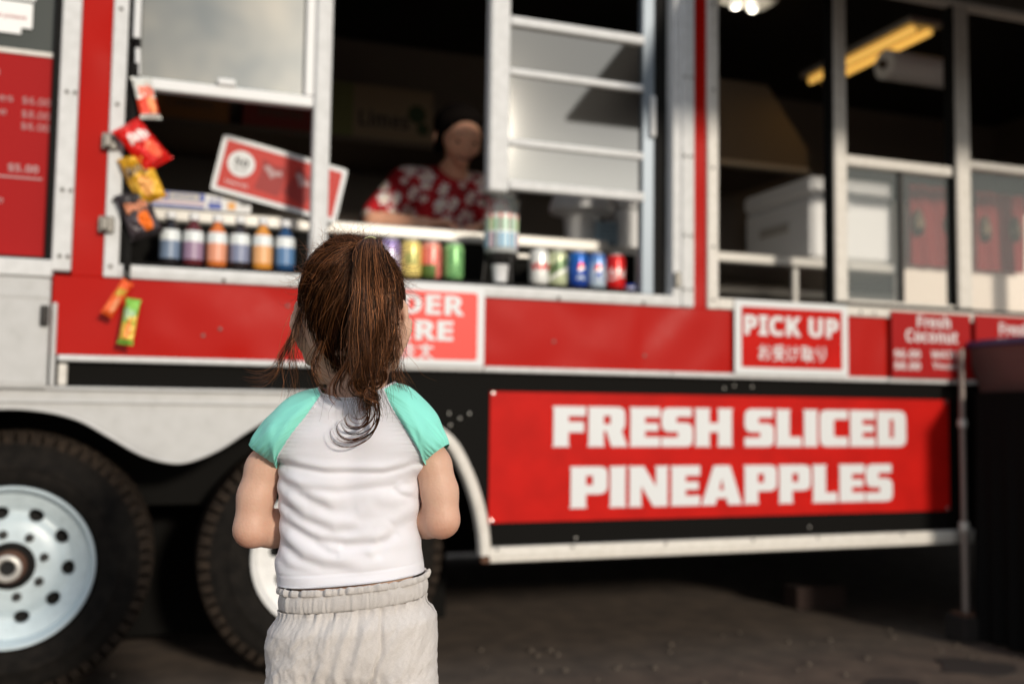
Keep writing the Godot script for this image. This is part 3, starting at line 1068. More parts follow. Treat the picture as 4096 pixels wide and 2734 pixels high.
	part(s, "board", boxm(-0.28, 0.272, -0.276, 0.276, 0.0, 0.006, 0.001), M.board_red)
	part(s, "top_edge", boxm(-0.28, 0.272, 0.2765, 0.290, 0.0, 0.010, 0.001), M.cream_trim)
	lettering(s, "Fresh", Vector3(0.06, 0.225, 0.007), 0.16, 0.026, M.menu_print)
	lettering(s, "Pineapples", Vector3(0.085, 0.150, 0.007), 0.185, 0.026, M.menu_print, 0, false)
	lettering(s, "$6.00", Vector3(0.235, 0.150, 0.007), 0.070, 0.022, M.menu_print, 0, false)
	lettering(s, "Fresh juice", Vector3(0.075, 0.112, 0.007), 0.175, 0.024, M.menu_print, 0, false)
	lettering(s, "$8.00", Vector3(0.235, 0.112, 0.007), 0.070, 0.022, M.menu_print, 0, false)
	lettering(s, "$6.00", Vector3(0.235, 0.079, 0.007), 0.070, 0.022, M.menu_print, 0, false)
	lettering(s, "Smoothie", Vector3(0.07, -0.038, 0.007), 0.15, 0.024, M.menu_print)
	lettering(s, "$5.00", Vector3(0.210, -0.038, 0.007), 0.075, 0.024, M.menu_print)
	lettering(s, "Pineapple", Vector3(0.08, -0.130, 0.007), 0.17, 0.024, M.menu_print, 0, false)
	part(s, "rule", boxm(-0.28, 0.258, -0.066, -0.061, 0.006, 0.008, 0.0005), M.menu_print)
	for k in 3:
		var y: float = [1.93, 1.865, 1.82][k]
		var p := thing("notice_card", ["large pale notice card at the top of the far left window", "middle pale notice card with a red line in the far left window", "narrow pale paper strip just above the red menu board"][k], "notice", Vector3(-0.60, y, -0.045), "notice cards in the far left window")
		var h: float = [0.022, 0.036, 0.009][k]
		part(p, "card", boxm(-0.2, [0.20, 0.195, 0.168][k], -h, h, 0.0, 0.002, 0.0005), M.paper)
		if k == 1: lettering(p, "No outside food please", Vector3(0.08, -0.008, 0.0025), 0.2, 0.014, M.board_red, 0, false, "print")

	# tilted snack price card standing on the counter
	s = thing("snack_card", "tilted red snack price card with a white 50 roundel and two printed bags", "sign", Vector3(0.290, 1.512, -0.215))
	s.rotation.z = -0.200
	part(s, "frame", MB.new().prism(round_rect(0.392, 0.180, 0.010), -0.003, 0.0), M.sign_white)
	part(s, "board", MB.new().prism(round_rect(0.362, 0.150, 0.004), 0.0, 0.001), mat("card_red", lin(0.50, 0.022, 0.012), 0.6))
	var disc := MB.new()
	disc.xf = Transform3D(Basis(Vector3.RIGHT, PI / 2), Vector3(-0.125, 0.012, 0.0011))
	disc.lathe(pl([0.041, 0, 0.041, 0.0008, 0.0, 0.0009]), 40)
	part(s, "roundel", disc, M.sign_white)
	lettering(s, "50", Vector3(-0.125, 0.017, 0.0021), 0.042, 0.024, M.black_print)
	lettering(s, "cents", Vector3(-0.125, -0.006, 0.0021), 0.036, 0.008, M.black_print, 0, false)
	lettering(s, "SNACKS", Vector3(-0.125, -0.052, 0.0012), 0.07, 0.011, M.sign_white, 0, false)
	var bagp := mat("printed_bag", lin(0.30, 0.012, 0.009), 0.6)
	for k in 2:
		var b := MB.new()
		b.xf = Transform3D(Basis(Vector3.BACK, [-0.04, -0.30][k]), Vector3([-0.030, 0.065][k], -0.004, 0.0011))
		b.prism(PackedVector2Array([Vector2(-0.040, -0.048), Vector2(0.036, -0.052), Vector2(0.041, -0.02), Vector2(0.037, 0.046), Vector2(0.0, 0.040), Vector2(-0.037, 0.050), Vector2(-0.034, 0.0)]), 0.0, 0.0006)
		part(s, "printed_bag", b, bagp)
		b = MB.new()
		b.xf = Transform3D(Basis(Vector3.BACK, [-0.04, -0.30][k]), Vector3([-0.030, 0.065][k], 0.010, 0.0018))
		b.prism(PackedVector2Array([Vector2(-0.030, 0.012), Vector2(-0.012, -0.004), Vector2(0.002, -0.018), Vector2(0.012, -0.006), Vector2(0.032, 0.0), Vector2(0.028, 0.014), Vector2(0.006, 0.010), Vector2(-0.016, 0.022)]), 0.0, 0.0005)
		part(s, "printed_mark", b, M.menu_print)


# ---------------------------------------------------------------- goods in the serving window
func can_ink(kind: int, u: float, v: float, f: FastNoiseLite) -> Color:
	var x := fposmod(u * 2.0 + 0.5, 1.0) - 0.5
	var y := 0.5 - v
	var nz := f.get_noise_2d(x * 9.0, y * 9.0)
	var white := Color(0.9, 0.9, 0.88)
	match kind:
		0:  # violet
			return Color(0.50, 0.42, 0.66).lerp(white, 0.6 if absf(y - 0.1 + x * 0.6) < 0.12 else 0.15 + nz * 0.2)
		1:  # yellow
			if absf(x) < 0.2 and absf(y) < 0.16: return Color(0.42, 0.50, 0.25).lerp(Color(0.85, 0.76, 0.45), 0.5 + nz)
			return Color(0.87, 0.75, 0.36).lerp(Color(0.9, 0.85, 0.6), 0.4 + nz * 0.6)
		2:  # pink
			if y < -0.12 and x < 0.1: return Color(0.35, 0.45, 0.22)
			return Color(0.84, 0.34, 0.34).lerp(Color(0.94, 0.66, 0.56), clampf(0.4 + nz + (0.4 if y > 0.32 else 0.0), 0, 1))
		3:  # green
			return Color(0.28, 0.52, 0.30).lerp(Color(0.60, 0.80, 0.52), clampf(0.5 + nz * 1.2 + (0.3 if y > 0.3 else 0.0), 0, 1))
		4:  # white with red script
			if absf(y - 0.02 - 0.05 * sin(x * 30.0)) < 0.07 and absf(x) < 0.36: return Color(0.78, 0.12, 0.12)
			return white
		5:  # silver and green
			if absf(y - 0.08 - x * 0.45) < 0.14 and absf(x) < 0.36: return Color(0.36, 0.46, 0.30)
			if absf(y + 0.14 - x * 0.5) < 0.05: return white
			return Color(0.74, 0.77, 0.62)
		6, 7:  # blue, or light blue, with a red, white and blue ball
			var d := Vector2(x * 1.9, y * 1.35 - 0.02)
			if d.length() < 0.23:
				if d.y > 0.05 + d.x * 0.35: return Color(0.82, 0.16, 0.18)
				if d.y < -0.07 + d.x * 0.25: return Color(0.08, 0.22, 0.62)
				return white
			if y < -0.18 and y > -0.30 and absf(x) < 0.16: return white.lerp(Color(0.05, 0.25, 0.62), 0.35 + nz)
			return Color(0.03, 0.22, 0.58).lerp(Color(0.05, 0.42, 0.75), clampf(y + 0.35, 0, 1)) if kind == 6 else Color(0.70, 0.77, 0.83).lerp(Color(0.16, 0.38, 0.70), clampf(y * 2.0 + nz * 0.3, 0, 1))
		_:  # red with white script
			if absf(y + 0.02 - 0.06 * sin(x * 26.0)) < 0.075 and absf(x) < 0.38 and fposmod(x * 9.0, 1.0) < 0.7: return white
			if absf(y + 0.17 - 0.05 * sin(x * 8.0)) < 0.02: return white
			return Color(0.80, 0.06, 0.06)
	return Color.WHITE

func can_tex(kind: int) -> ImageTexture:
	var f := FastNoiseLite.new()
	f.seed = 40 + kind
	f.frequency = 1.0
	return image_tex(128, 96, func(u: float, v: float) -> Color: return can_ink(kind, u, v, f))

func window_goods() -> void:
	# drink cans: one body shared, a printed wall each
	var wall := MB.new().lathe(pl([0.0265, 0.004, 0.0315, 0.011, 0.033, 0.016, 0.033, 0.100, 0.0315, 0.106, 0.0275, 0.1165]), 40).mesh()
	var ends := MB.new().lathe(pl([0.0275, 0.1165, 0.0278, 0.1205, 0.0265, 0.1215, 0.0250, 0.1200, 0.0245, 0.1165, 0.0, 0.1165]), 40).mesh()
	var foot := MB.new().lathe(pl([0.0, 0.006, 0.020, 0.004, 0.0235, 0.0, 0.0265, 0.004]), 40).mesh()
	var tab := boxm(-0.007, 0.007, 0.1168, 0.1182, -0.010, 0.012, 0.0006).mesh()
	var xs := [0.614, 0.681, 0.747, 0.818, 1.108, 1.175, 1.244, 1.313, 1.383]
	var lb := ["violet drink can, mostly hidden by the girl's hair", "yellow drink can right beside the girl's head", "pink drink can between the yellow and the green one", "green drink can left of the clear jar", "white drink can with red script, first of the five on the right", "silver and pale green drink can beside the white one", "dark blue drink can with a red, white and blue ball", "pale blue drink can with a red, white and blue ball", "red drink can with white script, last of the row"]
	for i in 9:
		var c := thing("drink_can", lb[i], "can", Vector3(xs[i], 1.2045, -0.085 + 0.004 * sin(i * 2.3)), "drink cans on the window shelf")
		c.rotation.y = rng.randf_range(-0.25, 0.1)
		var m := mat("can_print_%d" % i, Color.WHITE, 0.32, 0.25)
		m.albedo_texture = can_tex(i)
		part(c, "body", wall, m)
		part(c, "top_end", ends, M.chrome)
		part(c, "bottom_end", foot, M.chrome)
		part(c, "tab", tab, M.chrome)
	var fb := thing("blue_tin", "small flat blue tin lying at the right end of the can row", "tin", Vector3(1.447, 1.2045, -0.09))
	part(fb, "cap", MB.new().lathe(pl([0.028, 0, 0.028, 0.020, 0.026, 0.023, 0.0, 0.023]), 28), mat("lid_blue", lin(0.02, 0.05, 0.30), 0.4))
	part(fb, "band", MB.new().lathe(pl([0.0283, 0.008, 0.0283, 0.014]), 28), M.pure_white)

	# juice bottles
	var bt := MB.new().lathe(pl([0.0, 0.001, 0.026, 0.0, 0.0285, 0.004, 0.0285, 0.086, 0.028, 0.096, 0.023, 0.108, 0.0155, 0.119, 0.0125, 0.126, 0.0125, 0.138]), 36).mesh()
	var cap := MB.new().lathe(pl([0.0150, 0.134, 0.0155, 0.136, 0.0155, 0.152, 0.014, 0.155, 0.0, 0.156]), 30).mesh()
	var sleeve := MB.new().lathe(pl([0.0289, 0.018, 0.0289, 0.070]), 36).mesh()
	var band := MB.new().lathe(pl([0.0290, 0.070, 0.0290, 0.0865, 0.0282, 0.0975, 0.0262, 0.1015]), 36).mesh()
	var bx := [-0.028, 0.036, 0.102, 0.166, 0.231, 0.297]
	var liquid := [lin(0.012, 0.010, 0.012), lin(0.10, 0.012, 0.016), lin(0.62, 0.16, 0.03), lin(0.02, 0.012, 0.012), lin(0.66, 0.26, 0.03), lin(0.010, 0.055, 0.15)]
	var lab := [lin(0.16, 0.22, 0.32), lin(0.30, 0.20, 0.30), lin(0.72, 0.30, 0.18), lin(0.20, 0.23, 0.34), lin(0.74, 0.38, 0.16), lin(0.09, 0.20, 0.38)]
	var nm := ["dark bottle with a slate blue label, first in the row of juices", "dark red juice bottle with a mauve label", "orange juice bottle with a salmon label", "dark bottle with a grey violet label between two orange ones", "amber orange juice bottle with a peach label", "blue drink bottle, last in the row of juices"]
	for i in 6:
		var b := thing("juice_bottle", nm[i], "bottle", Vector3(bx[i], 1.2045, -0.085 + rng.randf_range(-0.004, 0.004)), "juice bottles on the window shelf")
		b.rotation.y = rng.randf_range(-0.4, 0.4)
		var m := mat("bottle_%d" % i, liquid[i], 0.12)
		part(b, "bottle", bt, m)
		part(b, "label_band", sleeve, mat("bottle_label_%d" % i, lab[i], 0.35))
		part(b, "shoulder_label", band, mat("shoulder_%d" % i, lin(0.70, 0.74, 0.74), 0.35))
		part(b, "cap", cap, M.pure_white)
	# price strip behind the bottles
	var s := thing("label_strip", "blue and white strip of drink labels standing behind the bottles", "sign", Vector3(0.055, 1.427, -0.245))
	part(s, "card", boxm(-0.152, 0.150, -0.025, 0.025, -0.002, 0.0, 0.0005), M.pure_white)
	var blue := mat("print_blue", lin(0.02, 0.06, 0.35), 0.5)
	part(s, "blue_panel", boxm(-0.150, 0.012, 0.000, 0.024, 0.0003, 0.0010, 0.0002), blue)
	part(s, "blue_rule", boxm(-0.150, 0.012, -0.022, -0.014, 0.0003, 0.0010, 0.0002), blue)
	part(s, "red_rule", boxm(-0.150, 0.012, -0.009, -0.005, 0.0003, 0.0010, 0.0002), mat("print_pink", lin(0.6, 0.25, 0.25), 0.5))
	part(s, "yellow_panel", boxm(-0.092, -0.004, 0.003, 0.021, 0.0012, 0.0016, 0.0002), mat("print_cream", lin(0.72, 0.66, 0.42), 0.5))
	lettering(s, "DRINKS", Vector3(-0.048, 0.012, 0.0018), 0.078, 0.013, blue)
	part(s, "blue_block", boxm(0.022, 0.062, -0.020, 0.000, 0.0003, 0.0010, 0.0002), blue)
	lettering(s, "$2.00", Vector3(0.043, 0.010, 0.0005), 0.034, 0.010, blue)
	part(s, "orange_block", boxm(0.080, 0.104, -0.018, 0.006, 0.0003, 0.0010, 0.0002), mat("print_orange", lin(0.75, 0.35, 0.06), 0.5))
	part(s, "yellow_edge", boxm(0.070, 0.108, 0.018, 0.024, 0.0003, 0.0010, 0.0002), mat("print_yellow", lin(0.7, 0.5, 0.06), 0.5))
	lettering(s, "$3", Vector3(0.129, 0.004, 0.0005), 0.024, 0.016, M.black_print)

	# clip strip with bags of snacks
	var strip := thing("clip_strip", "long black clip strip hanging at the window's left jamb", "clip strip", Vector3(-0.135, 1.15, 0.018))
	part(strip, "strip", boxm(-0.009, 0.009, -0.03, 0.60, -0.0015, 0.0, 0.0005), M.black_rubber)
	for y in [0.0, 0.16, 0.28, 0.40, 0.52]:
		part(strip, "clip", boxm(-0.007, 0.007, y, y + 0.018, 0.0005, 0.006, 0.001), M.dark_metal)
	bag("snack_bag", "small orange and silver snack bag at the top of the clip strip", Vector3(-0.103, 1.650, 0.030), 0.064, 0.118, 0.026, 0.25, 0.5, [Color(0.85, 0.85, 0.82), Color(0.93, 0.30, 0.06), Color(0.85, 0.20, 0.05), Color(0.95, 0.62, 0.4)], 0)
	bag("snack_bag", "bright red snack bag with white lettering on the clip strip", Vector3(-0.107, 1.515, 0.040), 0.096, 0.140, 0.044, 0.72, 0.35, [Color(0.84, 0.08, 0.05), Color(0.93, 0.90, 0.88), Color(0.84, 0.09, 0.05), Color(0.95, 0.42, 0.28)], 1)
	bag("snack_bag", "yellow and grey snack bag under the red one", Vector3(-0.105, 1.425, 0.034), 0.090, 0.140, 0.044, 0.42, -0.3, [Color(0.88, 0.66, 0.14), Color(0.34, 0.31, 0.30), Color(0.90, 0.70, 0.20), Color(0.92, 0.66, 0.36)], 2)
	bag("snack_bag", "dark grey and orange snack bag, lowest on the window jamb", Vector3(-0.110, 1.325, 0.030), 0.092, 0.130, 0.040, 0.40, 0.1, [Color(0.16, 0.14, 0.15), Color(0.90, 0.58, 0.42), Color(0.28, 0.25, 0.27), Color(0.95, 0.46, 0.10)], 3)
	bag("candy_bar", "orange candy bar hanging against the red wall", Vector3(-0.155, 1.090, 0.050), 0.034, 0.108, 0.018, -0.50, 0.25, [Color(0.90, 0.36, 0.14), Color(0.70, 0.68, 0.20), Color(0.92, 0.42, 0.20), Color(0.94, 0.62, 0.45)], 4)
	bag("candy_bar", "green and yellow candy bar hanging lowest on the red wall", Vector3(-0.122, 1.027, 0.058), 0.044, 0.125, 0.020, -0.14, -0.35, [Color(0.50, 0.74, 0.28), Color(0.66, 0.76, 0.66), Color(0.88, 0.74, 0.30), Color(0.93, 0.55, 0.25)], 5)

	# clear jar on a stand with a printed band
	s = thing("straw_dispenser", "clear jar with a colourful printed band on a dark stand in the window", "dispenser", Vector3(0.972, 1.2045, -0.07))
	part(s, "jar", MB.new().lathe(pl([0.0, 0.092, 0.050, 0.092, 0.055, 0.098, 0.055, 0.262, 0.046, 0.275, 0.046, 0.288]), 40), M.clear_glass)
	part(s, "fill", MB.new().lathe(pl([0.0, 0.094, 0.048, 0.096, 0.051, 0.100, 0.051, 0.215, 0.0, 0.222]), 32), mat("jar_fill", lin(0.55, 0.57, 0.56), 0.5))
	var jm := mat("jar_print", Color.WHITE, 0.4)
	var jn := FastNoiseLite.new()
	jn.seed = 77
	jn.frequency = 1.0
	jm.albedo_texture = image_tex(160, 64, func(u: float, v: float) -> Color:
		var k := int(u * 22.0)
		if fposmod(u * 22.0, 1.0) < 0.45: return Color(0.86, 0.88, 0.86)
		if v < 0.14: return [Color(0.80, 0.25, 0.16), Color(0.88, 0.80, 0.76)][k % 2]
		if v < 0.5: return [Color(0.24, 0.38, 0.14), Color(0.55, 0.78, 0.62), Color(0.76, 0.80, 0.45), Color(0.30, 0.62, 0.36)][k % 4]
		if v < 0.56: return Color(0.88, 0.9, 0.9)
		return [Color(0.20, 0.55, 0.74), Color(0.42, 0.70, 0.84), Color(0.82, 0.58, 0.68), Color(0.12, 0.26, 0.40)][k % 4])
	part(s, "printed_band", MB.new().lathe(pl([0.0556, 0.110, 0.0556, 0.218]), 44), jm)
	part(s, "lid", MB.new().lathe(pl([0.048, 0.284, 0.050, 0.286, 0.050, 0.296, 0.046, 0.300, 0.0, 0.301]), 36), M.chrome)
	var hd := MB.new()
	hd.tube(Array(spline([Vector3(-0.056, 0.24, 0), Vector3(-0.060, 0.285, 0.01), Vector3(-0.035, 0.318, 0.02), Vector3(0.0, 0.326, 0.02), Vector3(0.038, 0.316, 0.02), Vector3(0.060, 0.282, 0.01), Vector3(0.056, 0.24, 0)], 30)), 0.0032, 8)
	part(s, "wire_handle", hd, M.dark_metal)
	var lg := MB.new()
	for k in 3:
		var an := TAU * (k + 0.15) / 3.0
		lg.tube([Vector3(sin(an) * 0.048, 0.094, cos(an) * 0.048), Vector3(sin(an) * 0.058, 0.0, cos(an) * 0.058)], 0.004, 8)
	lg.lathe(pl([0.030, 0.060, 0.052, 0.078, 0.056, 0.0925]), 30)
	part(s, "stand", lg, M.dark_metal)
	s = thing("paper_cup", "small white cup under the clear jar", "cup", Vector3(0.962, 1.2045, -0.045))
	part(s, "cup", MB.new().lathe(pl([0.0, 0.001, 0.021, 0.0, 0.0275, 0.052, 0.0290, 0.054, 0.0275, 0.055, 0.0265, 0.052, 0.021, 0.004, 0.0, 0.004]), 32), M.pure_white)


func bag(called: String, label: String, at: Vector3, w: float, h: float, d: float, roll: float, yaw: float, cols: Array, sd: int) -> void:
	var o := thing(called, label, "candy" if called == "candy_bar" else "snack", at, "snacks hanging from the clip strip")
	o.basis = Basis(Vector3.BACK, roll) * Basis(Vector3.UP, yaw)
	var f := FastNoiseLite.new()
	f.seed = 300 + sd
	f.frequency = 1.0
	var nu := 25
	var nv := 37
	var a := MB.new()
	for s in [1.0, -1.0]:
		var p := PackedVector3Array()
		for j in nv:
			for i in nu:
				var u := 2.0 * i / (nu - 1) - 1.0
				var t := 2.0 * j / (nv - 1) - 1.0
				var seal := smoothstep(1.0, 0.78, absf(t))
				var puff := pow(maxf(1.0 - u * u, 0.0), 0.6) * seal
				var wr := f.get_noise_2d(u * 2.6, t * 2.6) * 0.22 + f.get_noise_2d(u * 7.0 + 9.0, t * 5.0) * 0.12
				var crimp := sin(t * 150.0) * 0.0006 * (1.0 - seal)
				p.append(Vector3(u * w * 0.5 * (1.0 - 0.10 * seal) * s, t * h * 0.5, (d * 0.5 * puff * (1.0 + wr * 2.0)) * s + crimp + f.get_noise_2d(u, t) * d * 0.15))
		a.grid(p, nu, nv)
	var m := mat("wrapper_%d" % sd, Color.WHITE, 0.28, 0.15)
	m.albedo_texture = image_tex(64, 96, func(u: float, v: float) -> Color:
		var nz := f.get_noise_2d(u * 3.0, v * 3.0)
		if v < 0.10 or v > 0.9: return cols[0]
		if absf(v - 0.34 + nz * 0.1) < 0.10 and absf(u - 0.5) < 0.36: return cols[1] if fposmod(u * 7.0, 1.0) < 0.75 else cols[0]
		if (u - 0.6) * (u - 0.6) + (v - 0.68) * (v - 0.68) < 0.045 + nz * 0.02: return cols[3]
		return cols[2] if v + nz * 0.3 > 0.5 else cols[0])
	part(o, "wrapper", a, m)


# ---------------------------------------------------------------- inside the trailer
func inside_goods() -> void:
	var s := thing("white_tub", "white plastic tub with a wide rim on the counter behind the louvres", "tub", Vector3(1.40, 1.4025, -0.42))
	part(s, "tub", MB.new().lathe(pl([0.0, 0.0, 0.058, 0.0, 0.066, 0.11, 0.070, 0.115, 0.118, 0.128, 0.120, 0.150, 0.105, 0.188, 0.06, 0.20, 0.0, 0.20]), 40), M.pure_white)
	s = thing("white_container", "tall white container right of the wide rimmed tub", "container", Vector3(1.405, 1.4025, -0.62))
	s.position = Vector3(1.62, 1.4025, -0.50)
	part(s, "body", boxm(-0.065, 0.07, 0.0, 0.17, -0.06, 0.06, 0.014), M.pure_white)
	part(s, "lid", boxm(-0.07, 0.075, 0.1705, 0.19, -0.065, 0.065, 0.006), M.pure_white)
	s = thing("blue_basket", "pale blue perforated basket in front of the white container", "basket", Vector3(1.47, 1.4025, -0.36))
	var bk := MB.new()
	for k in 5: bk.box(Vector3(-0.035, 0.012 + k * 0.016, -0.03), Vector3(0.035, 0.020 + k * 0.016, 0.03), 0.003)
	for x in [-0.033, -0.011, 0.011, 0.033]: bk.box(Vector3(x - 0.003, 0.0, -0.0315), Vector3(x + 0.003, 0.088, 0.0315), 0.001)
	part(s, "basket", bk, mat("pale_blue", lin(0.30, 0.42, 0.50), 0.4))
	s = thing("cabinet", "grey cabinet that carries the goods right of the counter", "cabinet", Vector3(1.56, 0.56, -0.50))
	part(s, "cabinet", boxm(-0.122, 0.22, 0.0, 0.842, -0.16, 0.17, 0.006), M.counter_grey)

	s = thing("lime_carton", "pale green and tan produce carton reading Limes on the back shelf", "carton", Vector3(0.84, 2.0605, -1.80))
	var ct := mat("carton_tan", lin(0.24, 0.17, 0.10), 0.8)
	part(s, "box", boxm(-0.22, 0.30, 0.0, 0.27, -0.15, 0.15, 0.004), ct)
	part(s, "green_panel", boxm(-0.22, -0.09, 0.001, 0.269, 0.1502, 0.152, 0.0005), mat("carton_green", lin(0.15, 0.15, 0.05), 0.8))
	lettering(s, "Limes", Vector3(0.06, 0.11, 0.1515), 0.24, 0.08, M.black_print)
	var fr := MB.new()
	for q in [[0.22, 0.15, 0.045], [0.25, 0.08, 0.03]]:
		fr.xf = Transform3D(Basis(Vector3.RIGHT, PI / 2), Vector3(q[0], q[1], 0.1505))
		fr.lathe(pl([q[2], 0, q[2], 0.001, 0, 0.0012]), 24)
	part(s, "printed_fruit", fr, mat("print_dark_green", lin(0.03, 0.05, 0.015), 0.8))
	for k in 2:
		s = thing("carton", ["red carton on the back shelf behind the screen window", "orange carton with faint lettering on the back shelf"][k], "carton", Vector3([0.42, 0.02][k], 2.0605, -1.82), "cartons on the back shelf")
		part(s, "box", boxm(-0.17, 0.17, 0.0, 0.2, -0.14, 0.14, 0.004), mat("carton_%d" % k, [lin(0.22, 0.03, 0.02), lin(0.30, 0.12, 0.03)][k], 0.8))
		lettering(s, ["Snacks", "Cookies"][k], Vector3(0, 0.1, 0.1405), 0.2, 0.05, M.shelf_brown)

	# white cooler on the pick up counter: its long side shows left of the post, its front behind the small window
	s = thing("white_cooler", "boxy white cooler on the pick up counter, partly behind the window post", "cooler", Vector3(2.455, 1.3985, -0.515))
	var cw := mat("cooler_white", lin(0.80, 0.80, 0.79), 0.45)
	part(s, "body", boxm(-0.145, 0.245, 0.0, 0.255, -0.235, 0.235, 0.018), cw)
	part(s, "lid", boxm(-0.150, 0.250, 0.2555, 0.330, -0.240, 0.240, 0.022), cw)
	part(s, "latch", boxm(-0.03, 0.03, 0.20, 0.285, 0.241, 0.252, 0.005), M.paper)
	part(s, "handle", boxm(-0.158, -0.1505, 0.13, 0.165, -0.10, 0.10, 0.003), M.counter_grey)
	s = thing("notice_paper", "small pale notice taped on the front of the white cooler", "notice", Vector3(2.46, 1.575, -0.2795))
	part(s, "sheet", boxm(-0.11, 0.0, -0.03, 0.05, 0.0, 0.0012, 0.0003), M.paper)
	lettering(s, "NOTICE", Vector3(-0.055, 0.030, 0.0014), 0.08, 0.012, M.counter_grey)
	part(s, "printed_line", boxm(-0.10, -0.02, -0.012, -0.004, 0.0013, 0.0017, 0.0002), M.counter_grey)
	s = thing("reflection_board", "added pale tan board standing in for a bright reflection in the small pick up window", "board", Vector3(2.86, 1.0, -0.30))  # added board in place of the bright background mirrored in the glass
	part(s, "board", boxm(-0.14, 1.3, 0.0, 0.66, -0.01, 0.0, 0.002), mat("tan_board", lin(0.85, 0.76, 0.66), 0.7))
	for k in 2:
		s = thing("reflection_cloth", ["added dark red cloth standing in for a reflection in the small pick up window", "added dark red cloth standing in for a reflection past the right post"][k], "stand_in_cloth", Vector3([2.885, 3.23][k], 1.40, -0.275), "added red cloths standing in for reflections in the pick up window")  # added cloths in place of red shapes mirrored in the glass
		var p := PackedVector3Array()
		for j in 12:
			for i in 24:
				var u := i / 23.0
				p.append(Vector3((u - 0.5) * 0.26, j / 11.0 * 0.33, sin(u * 19.0 + j * 0.2) * 0.008 + 0.01))
		part(s, "cloth", MB.new().grid(p, 24, 12), mat("cloth_red_%d" % k, lin(0.22, 0.014, 0.012), 0.85))
		var hs := MB.new()
		for q in [[-0.085, 0.17], [0.075, 0.18]]:
			hs.xf = Transform3D(Basis().scaled(Vector3(0.035, 0.055, 0.006)), Vector3(q[0], q[1], 0.022))
			hs.lathe(pl([0, -1, 0.5, -0.87, 0.87, -0.5, 1, 0, 0.7, 0.5, 0.45, 0.87, 0, 1.1]), 20)
		part(s, "pale_patch", hs, M.carton_tan)
	for k in 3:
		s = thing("cup_stack", ["stack of pale paper cups on the back shelf, leftmost of three", "stack of pale paper cups on the back shelf, middle of three", "stack of pale paper cups on the back shelf, rightmost of three"][k], "cups", Vector3(-0.36 + k * 0.11, 2.0605, -1.72), "paper cup stacks on the back shelf")
		var cm := MB.new()
		for q in 5: cm.lathe(pl([0.030, 0.02 + q * 0.03, 0.040, 0.045 + q * 0.03, 0.042, 0.048 + q * 0.03, 0.040, 0.05 + q * 0.03]), 20)
		cm.lathe(pl([0.0, 0.0, 0.030, 0.0, 0.036, 0.05]), 20)
		part(s, "cups", cm, M.counter_grey)
	s = thing("range_hood", "dull steel hood hanging over the back of the pick up room", "hood", Vector3(2.5, 2.10, -1.75))
	var hm := MB.new()
	hm.prism(PackedVector2Array([Vector2(-0.55, 0.0), Vector2(0.65, 0.0), Vector2(0.65, 0.10), Vector2(0.40, 0.42), Vector2(-0.30, 0.42), Vector2(-0.55, 0.10)]), -0.4, 0.30)
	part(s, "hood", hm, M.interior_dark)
	part(s, "rim", boxm(-0.56, 0.66, -0.03, -0.0005, 0.25, 0.31, 0.004), M.counter_grey)
	for k in 3:
		s = thing("hanging_pan", ["dark pan hanging at the back of the pick up room, left", "dark pan hanging at the back of the pick up room, centre", "dark pan hanging at the back of the pick up room, right"][k], "pan", Vector3(3.35 + k * 0.28, 1.85, -2.15), "pans on the back wall")
		var pn := MB.new()
		pn.xf = Transform3D(Basis(Vector3.RIGHT, PI / 2), Vector3.ZERO)
		pn.lathe(pl([0.0, 0.0, 0.09, 0.0, 0.115, 0.04, 0.118, 0.042, 0.112, 0.04, 0.088, 0.006, 0.0, 0.006]), 28)
		part(s, "pan", pn, M.dark_metal)
		part(s, "handle", boxm(-0.012, 0.012, 0.10, 0.27, 0.015, 0.03, 0.004), M.dark_metal)
	s = thing("steel_table", "dull steel work table at the back of the pick up room", "table", Vector3(2.6, 0.56, -1.85))
	part(s, "table_top", boxm(-0.7, 1.6, 0.86, 0.90, -0.30, 0.30, 0.004), M.counter_grey)
	for x in [-0.66, 1.56]: part(s, "leg", boxm(x - 0.02, x + 0.02, 0.0, 0.86, 0.22, 0.26, 0.003), M.counter_grey)
	# lamp over the work table
	s = thing("strip_lamp", "lit yellow fluorescent strip lamp under the trailer ceiling", "lamp", Vector3(3.10, 2.50, -0.92))
	part(s, "housing", boxm(-0.09, 0.09, 0.03, 0.06, -0.40, 0.40, 0.004), M.counter_grey)
	for x in [-0.045, 0.045]:
		var tb := MB.new()
		tb.tube([Vector3(x, 0.012, -0.37), Vector3(x, 0.012, 0.37)], 0.015, 14)
		part(s, "tube", tb, M.lamp_glow)
	var al := AreaLight3D.new()
	al.name = "strip_lamp_light"
	al.area_size = Vector2(0.16, 0.74)
	al.light_color = Color(1.0, 0.76, 0.36)
	al.light_energy = 0.05
	al.shadow_enabled = true
	al.position = Vector3(3.10, 2.488, -0.92)
	al.rotation_degrees = Vector3(-90, 0, 0)
	add_child(al)
	s = thing("paper_towel", "paper towel roll hanging in front of the lit lamp", "paper roll", Vector3(3.02, 2.31, -0.5))
	var pt := MB.new()
	pt.xf = Transform3D(Basis(Vector3.BACK, PI / 2), Vector3.ZERO)
	pt.lathe(pl([0.020, -0.17, 0.062, -0.17, 0.064, -0.168, 0.064, 0.168, 0.062, 0.17, 0.020, 0.17]), 36)
	part(s, "roll", pt, M.paper)
	pt = MB.new()
	pt.tube([Vector3(-0.19, 0, 0), Vector3(0.19, 0, 0)], 0.019, 14)
	part(s, "core", pt, M.shelf_brown)
	part(s, "bracket", boxm(0.19, 0.20, -0.02, 0.16, -0.02, 0.02, 0.003), M.dark_metal)
	s = thing("ceiling_spot", "pair of small bright spot lamps under the ceiling by the red pillar", "lamp", Vector3(2.22, 2.52, -0.62))
	part(s, "plate", boxm(-0.10, 0.14, 0.02, 0.035, -0.06, 0.06, 0.004), M.counter_grey)
